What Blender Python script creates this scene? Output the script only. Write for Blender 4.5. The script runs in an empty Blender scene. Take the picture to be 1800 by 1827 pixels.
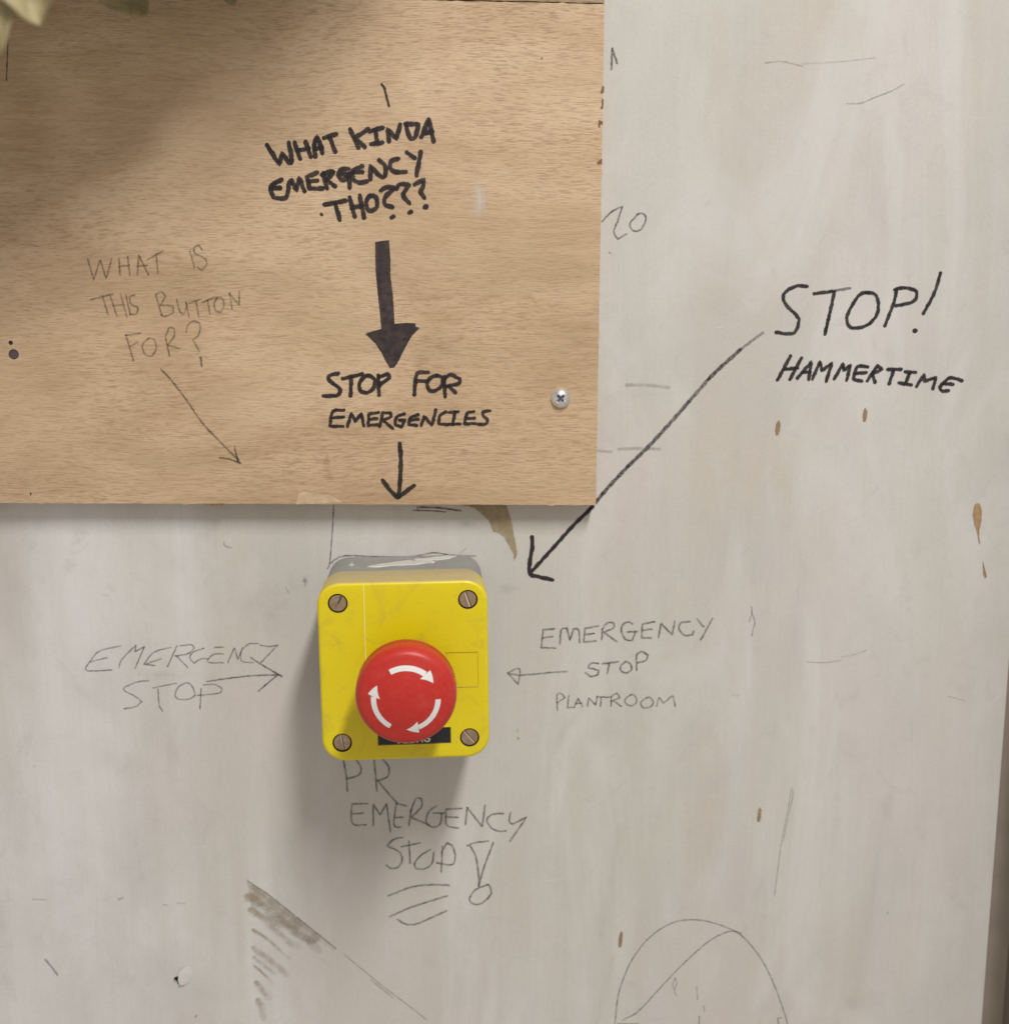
import bpy, bmesh, math, random
from mathutils import Vector, Matrix
random.seed(11)
S = bpy.context.scene
COL = S.collection
R = math.radians
MM = 0.001

# ------------------------------------------------------------------ camera
# wall plane is y = 0, x to the right, z up, the room is on the -y side
cam_d = bpy.data.cameras.new("camera")
cam = bpy.data.objects.new("camera", cam_d)
COL.objects.link(cam)
cam.location = (0, -0.535, 0)
pitch, yaw = R(10), R(3.4)
fwd = Vector((math.sin(yaw) * math.cos(pitch), math.cos(yaw) * math.cos(pitch), -math.sin(pitch)))
rgt = Vector((math.cos(yaw), -math.sin(yaw), 0))
up = rgt.cross(fwd)
cam.matrix_world = Matrix(((rgt.x, up.x, -fwd.x, 0), (rgt.y, up.y, -fwd.y, -0.535),
                           (rgt.z, up.z, -fwd.z, 0), (0, 0, 0, 1)))
cam_d.sensor_fit = 'VERTICAL'
cam_d.sensor_height = 6.5
cam_d.lens = 6.5 * 2140 / 1827
cam_d.clip_start = 0.01
cam_d.clip_end = 50
cam_d.dof.use_dof = True
cam_d.dof.focus_distance = 0.503
cam_d.dof.aperture_fstop = 1.8
S.camera = cam
S.render.resolution_x, S.render.resolution_y = 1008, 1024

# ------------------------------------------------------------------ light
W = bpy.data.worlds.new("World")
S.world = W
W.use_nodes = True
W.node_tree.nodes['Background'].inputs[0].default_value = (1.0, 0.93, 0.86, 1)
W.node_tree.nodes['Background'].inputs[1].default_value = 0.45
ld = bpy.data.lights.new("ceiling_light", 'AREA')
ld.shape = 'RECTANGLE'
ld.size, ld.size_y = 0.16, 0.72
ld.energy = 29.5
ld.color = (1.0, 0.985, 0.965)
lo = bpy.data.objects.new("ceiling_light", ld)
COL.objects.link(lo)
lo.location = (0.36, -1.06, 1.16)
S.view_settings.view_transform = 'Standard'
S.view_settings.look = 'None'
S.view_settings.exposure = 0
S.view_settings.gamma = 1
S.cycles.use_denoising = True
S.cycles.transparent_max_bounces = 24

# ------------------------------------------------------------------ helpers
def link(o, parent=None, label=None, cat=None, kind=None, group=None):
    COL.objects.link(o)
    if parent: o.parent = parent
    if label: o['label'] = label
    if cat: o['category'] = cat
    if kind: o['kind'] = kind
    if group: o['group'] = group
    return o

def mobj(name, bm, mat, parent=None, smooth=None, **kw):
    me = bpy.data.meshes.new(name)
    bm.to_mesh(me); bm.free()
    me.materials.append(mat)
    if smooth is not None:
        me.shade_smooth()
        me.set_sharp_from_angle(angle=R(smooth))
    return link(bpy.data.objects.new(name, me), parent, **kw)

def box_bm(x0, x1, y0, y1, z0, z1, bev=0, seg=2, bm=None):
    b = bmesh.new()
    bmesh.ops.create_cube(b, size=1)
    for v in b.verts:
        v.co = Vector(((x0 + x1) / 2 + v.co.x * (x1 - x0), (y0 + y1) / 2 + v.co.y * (y1 - y0), (z0 + z1) / 2 + v.co.z * (z1 - z0)))
    if bev:
        bmesh.ops.bevel(b, geom=b.edges[:], offset=bev, segments=seg, affect='EDGES', profile=.6)
    return b

def cyl_bm(cx, cz, r, y0, y1, n=40):
    b = bmesh.new()
    rings = [[b.verts.new((cx + r * math.cos(2 * math.pi * i / n), y, cz + r * math.sin(2 * math.pi * i / n))) for i in range(n)] for y in (y0, y1)]
    for i in range(n):
        b.faces.new((rings[0][i], rings[0][(i + 1) % n], rings[1][(i + 1) % n], rings[1][i]))
    b.faces.new(rings[0][::-1]); b.faces.new(rings[1])
    bmesh.ops.recalc_face_normals(b, faces=b.faces[:])
    return b

def lathe_bm(cx, cz, prof, n=72):
    """profile of (radius, y); axis along y"""
    b = bmesh.new()
    rings = []
    for r, y in prof:
        if r <= 1e-7: rings.append([b.verts.new((cx, y, cz))])
        else: rings.append([b.verts.new((cx + r * math.cos(2 * math.pi * i / n), y, cz + r * math.sin(2 * math.pi * i / n))) for i in range(n)])
    for a, c in zip(rings, rings[1:]):
        for i in range(n):
            j = (i + 1) % n
            if len(a) == 1 and len(c) == 1: continue
            if len(a) == 1: b.faces.new((a[0], c[j], c[i]))
            elif len(c) == 1: b.faces.new((a[i], a[j], c[0]))
            else: b.faces.new((a[i], a[j], c[j], c[i]))
    bmesh.ops.recalc_face_normals(b, faces=b.faces[:])
    return b

def rrect(w, h, r, seg=10):
    pts = []
    for cx, cz, a0 in ((w / 2 - r, h / 2 - r, 0), (-w / 2 + r, h / 2 - r, 90), (-w / 2 + r, -h / 2 + r, 180), (w / 2 - r, -h / 2 + r, 270)):
        for i in range(seg + 1):
            a = R(a0 + 90 * i / seg)
            pts.append((cx + r * math.cos(a), cz + r * math.sin(a)))
    return pts

def prism_bm(w, h, r, rings):
    """rounded box; rings of (y, inset)"""
    b = bmesh.new()
    rr = []
    for y, ins in rings:
        rr.append([b.verts.new((x, y, z)) for x, z in rrect(w - 2 * ins, h - 2 * ins, max(r - ins, 0.0005))])
    n = len(rr[0])
    for a, c in zip(rr, rr[1:]):
        for i in range(n):
            b.faces.new((a[i], a[(i + 1) % n], c[(i + 1) % n], c[i]))
    b.faces.new(rr[0][::-1]); b.faces.new(rr[-1])
    bmesh.ops.recalc_face_normals(b, faces=b.faces[:])
    return b

def boolean(o, cutters, smooth=None):
    """cut the given bmeshes out of a mesh object and keep the result as its mesh"""
    tmp = []
    for bm in cutters:
        me = bpy.data.meshes.new('cutter'); bm.to_mesh(me); bm.free()
        c = bpy.data.objects.new('cutter', me); COL.objects.link(c)
        c.matrix_world = o.matrix_world if False else Matrix.Identity(4)
        m = o.modifiers.new('cut', 'BOOLEAN'); m.operation = 'DIFFERENCE'; m.object = c; m.solver = 'EXACT'
        tmp.append(c)
    bpy.context.view_layer.update()
    ev = o.evaluated_get(bpy.context.evaluated_depsgraph_get())
    me = bpy.data.meshes.new_from_object(ev)
    o.modifiers.clear()
    old = o.data; o.data = me
    if smooth is not None:
        me.shade_smooth(); me.set_sharp_from_angle(angle=R(smooth))
    for c in tmp: bpy.data.objects.remove(c)
    return o

# ------------------------------------------------------------------ node helper
class Mat:
    def __init__(s, name, rough=.6, spec=.5, metal=0):
        s.m = bpy.data.materials.new(name); s.m.use_nodes = True
        s.t = s.m.node_tree; s.p = s.t.nodes['Principled BSDF']
        s.p.inputs['Roughness'].default_value = rough
        s.p.inputs['Specular IOR Level'].default_value = spec
        s.p.inputs['Metallic'].default_value = metal
    def n(s, typ, **kw):
        nd = s.t.nodes.new(typ)
        for k, v in kw.items():
            if k.startswith('i_'): nd.inputs[k[2:].replace('_', ' ')].default_value = v
            else: setattr(nd, k, v)
        return nd
    def l(s, a, b): s.t.links.new(a, b)
    def obj(s): return s.n('ShaderNodeTexCoord').outputs['Object']
    def map(s, scale, src=None, loc=(0, 0, 0), rot=(0, 0, 0)):
        m = s.n('ShaderNodeMapping'); m.inputs['Scale'].default_value = scale
        m.inputs['Location'].default_value = loc; m.inputs['Rotation'].default_value = rot
        s.l(src or s.obj(), m.inputs[0]); return m.outputs[0]
    def noise(s, vec, scale=1, detail=3, rough=.5, dist=0):
        n = s.n('ShaderNodeTexNoise'); s.l(vec, n.inputs['Vector'])
        n.inputs['Scale'].default_value = scale; n.inputs['Detail'].default_value = detail
        n.inputs['Roughness'].default_value = rough; n.inputs['Distortion'].default_value = dist
        return n.outputs['Fac']
    def ramp(s, f, stops, interp='LINEAR'):
        r = s.n('ShaderNodeValToRGB'); r.color_ramp.interpolation = interp
        e = r.color_ramp.elements
        while len(e) < len(stops): e.new(.5)
        for el, (p, c) in zip(e, stops):
            el.position = p; el.color = (c, c, c, 1) if isinstance(c, (int, float)) else (*c, 1)
        s.l(f, r.inputs[0]); return r.outputs[0]
    def mix(s, f, a, b, mode='MIX'):
        m = s.n('ShaderNodeMix', data_type='RGBA', blend_type=mode)
        for sock, v in ((m.inputs[0], f), (m.inputs[6], a), (m.inputs[7], b)):
            if isinstance(v, (int, float)): sock.default_value = v
            elif isinstance(v, tuple): sock.default_value = (*v, 1)
            else: s.l(v, sock)
        return m.outputs[2]
    def math(s, op, a, b=None, c=None, clamp=False):
        m = s.n('ShaderNodeMath', operation=op); m.use_clamp = clamp
        for i, v in enumerate((a, b, c)):
            if v is None: continue
            if isinstance(v, (int, float)): m.inputs[i].default_value = v
            else: s.l(v, m.inputs[i])
        return m.outputs[0]
    def base(s, c):
        if isinstance(c, tuple): s.p.inputs['Base Color'].default_value = (*c, 1)
        else: s.l(c, s.p.inputs['Base Color'])
    def bump(s, h, strength=.3, dist=.0003, prev=None):
        b = s.n('ShaderNodeBump'); b.inputs['Strength'].default_value = strength; b.inputs['Distance'].default_value = dist
        s.l(h, b.inputs['Height'])
        if prev: s.l(prev, b.inputs['Normal'])
        s.l(b.outputs[0], s.p.inputs['Normal']); return b.outputs[0]

# ------------------------------------------------------------------ materials
def wall_mat():
    M = Mat('old_wall_paint', .62, .35)
    o = M.obj()
    sep = M.n('ShaderNodeSeparateXYZ'); M.l(o, sep.inputs[0])
    # the old cooler white coat at the left below the board, the creamy coat at the right; the left tone also paints in brighter light
    wob = M.noise(M.map((5, 5, 2.2), o), 1, 3)
    xs = M.math('ADD', sep.outputs[0], M.math('MULTIPLY', M.math('SUBTRACT', wob, .5), .22))
    coat = M.ramp(M.math('MULTIPLY_ADD', xs, 2.6, .50), [(.40, (.745, .742, .738)), (.62, (.615, .590, .540))])
    # rolled and brushed bands
    band = M.noise(M.map((11, 1, 1.5), o, rot=(0, R(4), 0)), 1, 4, .55, .6)
    c = M.mix(M.ramp(band, [(.44, 0.0), (.58, .80)]), coat, (.530, .487, .415))
    band2 = M.noise(M.map((20, 1, 2.6), o, (3, 0, 7), (0, R(-7), 0)), 1, 4, .6, .8)
    c = M.mix(M.ramp(band2, [(.50, 0.0), (.72, .55)]), c, (.610, .590, .570))
    blot = M.noise(M.map((26, 26, 20), o, (1, 4, 2)), 1, 5, .6, .5)
    c = M.mix(M.ramp(blot, [(.42, 0.0), (.68, .6)]), c, (.520, .500, .470))
    pink = M.noise(M.map((9, 9, 6), o, (7, 1, 2)), 1, 3, .5)
    c = M.mix(M.ramp(pink, [(.46, 0.0), (.64, .55)]), c, (.600, .535, .505))
    green = M.noise(M.map((8, 9, 5), o, (17, 1, 12)), 1, 3, .5)
    c = M.mix(M.ramp(green, [(.50, 0.0), (.66, .5)]), c, (.535, .545, .475))
    # brush hair lines
    hair = M.noise(M.map((520, 1, 9), o, rot=(0, R(3), 0)), 1, 4, .7)
    hair2 = M.noise(M.map((300, 1, 7), o, rot=(0, R(-24), 0)), 1, 3, .7)
    hm = M.ramp(M.noise(M.map((9, 9, 6), o, (2, 2, 9)), 1, 2), [(.45, 0.0), (.65, 1.0)])
    c = M.mix(M.math('MULTIPLY', M.ramp(hair, [(.5, 0.0), (.8, .22)]), 1.0), c, (.46, .43, .38))
    c = M.mix(M.math('MULTIPLY', M.ramp(hair2, [(.55, 0.0), (.8, .3)]), hm), c, (.66, .645, .61))
    # fine dirt specks and grime
    sp = M.noise(M.map((420, 420, 420), o), 1, 2, .5)
    c = M.mix(M.ramp(sp, [(.70, 0.0), (.78, .4)]), c, (.33, .31, .28))
    g = M.noise(M.map((900, 900, 900), o), 1, 3, .6)
    c = M.mix(.14, c, M.ramp(g, [(.3, (.42, .40, .37)), (.7, (.70, .68, .65))]))
    M.base(c)
    mil = M.noise(M.map((16, 1, 5), o, (11, 0, 3), (0, R(-16), 0)), 1, 5, .65, 1.0)
    c = M.mix(M.ramp(mil, [(.50, 0.0), (.64, .5)]), c, (.665, .65, .625))
    c2 = M.noise(M.map((75, 75, 50), o, (8, 2, 2)), 1, 5, .7, 1.2)
    c = M.mix(M.ramp(c2, [(.56, 0.0), (.70, .28)]), c, (.455, .435, .405))
    scr = M.noise(M.map((26, 1, 420), o, (1, 0, 6), (0, R(28), 0)), 1, 3, .7, .6)
    c = M.mix(M.ramp(scr, [(.70, 0.0), (.78, .45)]), c, (.70, .69, .66))
    M.base(c)
    b = M.bump(hair, .18, .0003)
    b = M.bump(M.noise(M.map((330, 330, 330), o), 1, 3, .6), .22, .0003, b)
    b = M.bump(M.noise(M.map((60, 60, 40), o), 1, 5, .6), .35, .0007, b)
    M.bump(g, .18, .00012, b)
    return M.m

def wood_mat(name='plywood_face', dark=1.0):
    M = Mat(name, .58, .35)
    o = M.obj()
    # grain direction wanders a little
    wx = M.n('ShaderNodeTexNoise'); M.l(M.map((7, 7, 12), o), wx.inputs['Vector']); wx.inputs['Scale'].default_value = 1; wx.inputs['Detail'].default_value = 3
    wv = M.n('ShaderNodeVectorMath', operation='MULTIPLY_ADD')
    M.l(wx.outputs['Color'], wv.inputs[0]); wv.inputs[1].default_value = (.006, 0, .016); M.l(o, wv.inputs[2])
    v = wv.outputs[0]
    pore = M.noise(M.map((200, 60, 2000), v), 1, 2, .5, .3)
    pore2 = M.noise(M.map((250, 80, 2700), v, (3, 0, 5)), 1, 1, .6, .2)
    fibre = M.noise(M.map((45, 40, 620), v, (5, 0, 1)), 1, 5, .65)
    amt = M.ramp(M.noise(M.map((14, 14, 20), o, (9, 0, 3)), 1, 3, .5), [(.3, .30), (.7, .85)])
    tone0 = M.noise(M.map((4.2, 5, 9), v, (2, 0, 8), (0, R(24), 0)), 1, 3, .5)
    fig = M.math('MULTIPLY_ADD', M.math('SINE', M.math('MULTIPLY', tone0, 48.0)), .085, tone0)
    tone = M.math('ADD', fig, M.math('MULTIPLY', M.math('SUBTRACT', M.noise(M.map((30, 5, 90), v), 1, 4, .6), .5), .22))
    c = M.ramp(tone, [(.28, tuple(k * dark for k in (.432, .290, .163))), (.5, tuple(k * dark for k in (.547, .387, .234))), (.72, tuple(k * dark for k in (.640, .472, .302)))])
    c = M.mix(M.ramp(fibre, [(.35, 0.0), (.65, .40)]), c, tuple(k * dark for k in (.66, .50, .335)))
    red = M.noise(M.map((16, 16, 22), o, (4, 4, 4)), 1, 3, .6)
    c = M.mix(M.ramp(red, [(.52, 0.0), (.75, .45)]), c, tuple(k * dark for k in (.47, .285, .175)))
    olive = M.noise(M.map((9, 16, 30), v, (14, 4, 1)), 1, 3, .6)
    c = M.mix(M.ramp(olive, [(.55, 0.0), (.75, .5)]), c, tuple(k * dark for k in (.40, .30, .16)))
    pm = M.math('MULTIPLY', M.ramp(pore, [(.52, 0.0), (.66, .80)]), amt)
    c = M.mix(pm, c, tuple(k * dark for k in (.335, .21, .115)))
    pm2 = M.math('MULTIPLY', M.ramp(pore2, [(.55, 0.0), (.68, .6)]), amt)
    c = M.mix(pm2, c, tuple(k * dark for k in (.30, .19, .105)))
    M.base(c)
    b = M.bump(M.math('SUBTRACT', 1.0, pore), .45, .0004)
    M.bump(fibre, .25, .0002, b)
    return M.m

def ink_mat(name, col, rough=.5, lo=.35, hi=.65, grain=900, edge=.18, amin=.75, dry=0, spec=.4, vary=.2, stretch=None, press=.12, rag=.5, ragmap=(1100, 1100, 1500)):
    """ink or pencil laid on a surface: opacity from pressure, edge and paper grain"""
    M = Mat(name, rough, spec)
    o = M.obj()
    at = M.n('ShaderNodeAttribute', attribute_name='ink')
    ed = M.n('ShaderNodeAttribute', attribute_name='edge')
    g = M.noise(M.map(stretch or (grain, grain, grain), o), 1, 3, .6)
    gr = M.ramp(g, [(lo, amin), (hi, 1.0)])
    rg = M.math('MULTIPLY_ADD', M.noise(M.map(ragmap, o), 1, 3, .65), rag, -rag * .5)
    e = M.math('SMOOTH_MIN', M.math('DIVIDE', M.math('MAXIMUM', M.math('ADD', ed.outputs['Fac'], rg), 0.0), edge), 1.0, .3, clamp=True)
    a = M.math('MULTIPLY', M.math('MULTIPLY', gr, e), at.outputs['Fac'], clamp=True)
    if dry:
        d = M.ramp(M.noise(M.map((700, 700, 700), o, (3, 3, 3)), 1, 2, .7), [(.35, 1.0), (.62, 1.0 - dry)])
        full = M.ramp(at.outputs['Fac'], [(.97, 0.0), (1.0, 1.0)])
        a = M.math('MULTIPLY', a, M.math('MAXIMUM', d, full))
    pv = M.ramp(M.noise(M.map((110, 110, 110), o, (6, 1, 3)), 1, 3, .6), [(.35, 1.0), (.7, 1.0 - press)])
    a = M.math('MULTIPLY', a, pv)
    M.l(a, M.p.inputs['Alpha'])
    M.base(M.mix(M.ramp(M.noise(M.map((300, 300, 300), o), 1, 3), [(.35, 0.0), (.7, vary)]), col, tuple(min(1, k * 2.2 + .02) for k in col)))
    return M.m

MATS = {
    'wall': wall_mat(), 'wood': wood_mat(), 'wood_dark': wood_mat('plywood_face_dirty', .62),
    'marker': ink_mat('black_marker_ink', (.017, .012, .015), .42, amin=.80, edge=.24, rag=.8, press=.2),
    'marker_fill': ink_mat('black_marker_ink_filled', (.026, .017, .022), .45, grain=500, amin=.80, edge=.1, vary=.6),
    'marker_dry': ink_mat('half_dry_marker_ink', (.022, .016, .018), .5, amin=.8, edge=.25, dry=.45),
    'brown_mark': ink_mat('dark_brown_mark', (.05, .022, .014), .6, amin=.6, edge=.5),
    'pencil': ink_mat('graphite_pencil', (.062, .056, .053), .5, .34, .62, 1500, .55, .5, press=.4, rag=.9),
    'pencil_wood': ink_mat('graphite_pencil_on_wood', (.095, .060, .032), .5, .33, .58, 0, .6, .5, stretch=(400, 400, 1500), press=.4, rag=.9),
    'pencil_soft': ink_mat('smudged_graphite', (.13, .12, .12), .7, .35, .7, 160, .7, .15),
    'white_streak': ink_mat('chalky_white_paint', (.80, .78, .75), .7, .35, .7, 0, 1.2, .3, stretch=(700, 700, 40)),
    'beige_streak': ink_mat('beige_stain', (.50, .46, .37), .7, .3, .8, 0, 1.8, .1, stretch=(300, 300, 20)),
    'tear': ink_mat('torn_plaster_paper', (.335, .27, .165), .85, .3, .6, 300, .05, .88),
    'scrape_wash': ink_mat('thin_brown_scrape_wash', (.33, .28, .21), .85, .36, .60, 0, .05, .12, stretch=(170, 170, 170), press=.6),
    'scrape': ink_mat('scraped_brown_edge', (.27, .215, .155), .8, .3, .65, 400, .6, .5),
    'scrape_fill': ink_mat('scraped_brown_patch', (.34, .285, .205), .8, .38, .60, 0, .75, .38, stretch=(300, 300, 300), rag=.7, ragmap=(260, 260, 260), press=.5),
    'chip': ink_mat('bare_brown_wood_chip', (.30, .20, .12), .8, .3, .6, 600, .05, .92),
    'drip': ink_mat('orange_brown_drip', (.37, .235, .125), .55, .3, .6, 500, .05, .95),
    'veneer': ink_mat('pale_torn_veneer', (.62, .44, .28), .8, .3, .6, 0, .05, .75, stretch=(150, 150, 900)),
    'splinter': ink_mat('dark_splintered_wood', (.20, .105, .05), .85, .3, .6, 700, .05, .8),
    'red_smudge': ink_mat('reddish_stain', (.28, .11, .07), .7, .35, .65, 300, .9, .4),
}
def yellow_mat():
    M = Mat('yellow_plastic', .36, .5)
    o = M.obj()
    n = M.noise(M.map((40, 40, 40), o), 1, 4, .6)
    c = M.mix(M.ramp(n, [(.4, 0.0), (.75, .5)]), (.76, .625, .004), (.69, .55, .008))
    geo = M.n('ShaderNodeNewGeometry')
    sp = M.n('ShaderNodeSeparateXYZ'); M.l(geo.outputs['Normal'], sp.inputs[0])
    dust = M.math('MULTIPLY', M.ramp(sp.outputs[2], [(.55, 0.0), (.95, 1.0)]), M.ramp(M.noise(M.map((160, 160, 160), o), 1, 5, .7), [(.2, .72), (.6, .95)]))
    c = M.mix(dust, c, (.47, .38, .20))
    sc = M.noise(M.map((260, 260, 22), o, rot=(0, R(35), 0)), 1, 2, .5)
    c = M.mix(M.ramp(sc, [(.68, 0.0), (.74, .3)]), c, (.48, .35, .03))
    gr = M.noise(M.map((75, 75, 75), o, (3, 1, 2)), 1, 6, .7, .8)
    c = M.mix(M.ramp(gr, [(.52, 0.0), (.72, .45)]), c, (.46, .35, .05))
    spk = M.noise(M.map((700, 700, 700), o), 1, 2, .5)
    c = M.mix(M.ramp(spk, [(.68, 0.0), (.76, .5)]), c, (.30, .22, .05))
    scl = M.noise(M.map((40, 40, 900), o, (0, 0, 0), (0, R(62), 0)), 1, 2, .5)
    c = M.mix(M.ramp(scl, [(.68, 0.0), (.74, .16)]), c, (.86, .76, .22))
    M.base(c)
    M.l(M.ramp(n, [(.3, .30), (.7, .46)]), M.p.inputs['Roughness'])
    M.bump(M.noise(M.map((900, 900, 900), o), 1, 2), .08, .0001)
    return M.m
def grey_mat():
    M = Mat('grey_plastic', .5, .4)
    o = M.obj()
    n = M.noise(M.map((90, 90, 90), o), 1, 5, .65)
    c = M.mix(M.ramp(n, [(.4, 0.0), (.7, .6)]), (.245, .245, .230), (.335, .335, .31))
    M.base(c)
    M.bump(n, .1, .0002)
    return M.m
def red_mat():
    M = Mat('red_plastic', .42, .45)
    o = M.obj()
    n = M.noise(M.map((700, 700, 700), o), 1, 3, .7)
    c = M.mix(M.ramp(n, [(.35, 0.0), (.7, .5)]), (.50, .022, .015), (.56, .040, .026))
    ds = M.noise(M.map((130, 130, 130), o), 1, 6, .75)
    c = M.mix(M.ramp(ds, [(.50, 0.0), (.75, .14)]), c, (.60, .22, .17))
    M.base(c)
    M.bump(n, .16, .00012)
    return M.m
def brass_mat():
    M = Mat('tarnished_brass', .42, .5, .85)
    o = M.obj()
    n = M.noise(M.map((500, 500, 500), o), 1, 4, .65)
    M.base(M.ramp(n, [(.25, (.33, .235, .155)), (.5, (.46, .34, .235)), (.75, (.60, .47, .34))]))
    M.l(M.ramp(n, [(.3, .6), (.7, .32)]), M.p.inputs['Roughness'])
    M.bump(n, .4, .0002)
    return M.m
def plain(name, col, rough=.5, metal=0, var=.25, scale=200, spec=.5):
    M = Mat(name, rough, spec, metal)
    n = M.noise(M.map((scale,) * 3), 1, 4, .6)
    M.base(M.mix(M.ramp(n, [(.35, 0.0), (.7, var)]), col, tuple(min(1, k * 1.7 + .01) for k in col)))
    M.bump(n, .12, .0002)
    return M.m
YEL, GRY, RED, BRS = yellow_mat(), grey_mat(), red_mat(), brass_mat()
BLK = plain('black_label_plastic', (.012, .010, .013), .3)
HOLE = plain('dark_recess', (.05, .022, .006), .8)
WHT = plain('white_print', (.74, .73, .70), .5, var=.1)
CHR = plain('zinc_plated_steel', (.80, .80, .83), .28, .85, .2, 600)
SMEARW = plain('dried_white_paint', (.52, .50, .46), .7, var=.2)
PLUG = plain('grey_hole_filler', (.085, .062, .065), .8)
TORN = plain('torn_white_paper', (.60, .58, .55), .9, var=.1, spec=.2)
DARK = plain('dark_hole', (.03, .027, .025), .9)
def leaf_mat():
    M = Mat('withered_leaf', .6, .35)
    o = M.obj()
    n = M.noise(M.map((30, 30, 90), o), 1, 5, .6)
    ve = M.noise(M.map((420, 420, 30), o, rot=(0, R(12), 0)), 1, 3, .6)
    c = M.ramp(n, [(.3, (.19, .15, .07)), (.5, (.34, .28, .145)), (.7, (.46, .39, .22))])
    M.base(M.mix(M.ramp(ve, [(.5, 0.0), (.7, .5)]), c, (.16, .12, .06)))
    M.p.inputs['Subsurface Weight'].default_value = .0
    M.bump(n, .3, .001)
    return M.m
LEAF = leaf_mat()
def post_mat():
    M = Mat('brown_painted_timber', .55, .4)
    o = M.obj()
    n = M.noise(M.map((90, 90, 6), o), 1, 5, .6)
    M.base(M.ramp(n, [(.3, (.10, .075, .055)), (.7, (.16, .125, .092))]))
    M.bump(n, .3, .0005)
    return M.m

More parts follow.
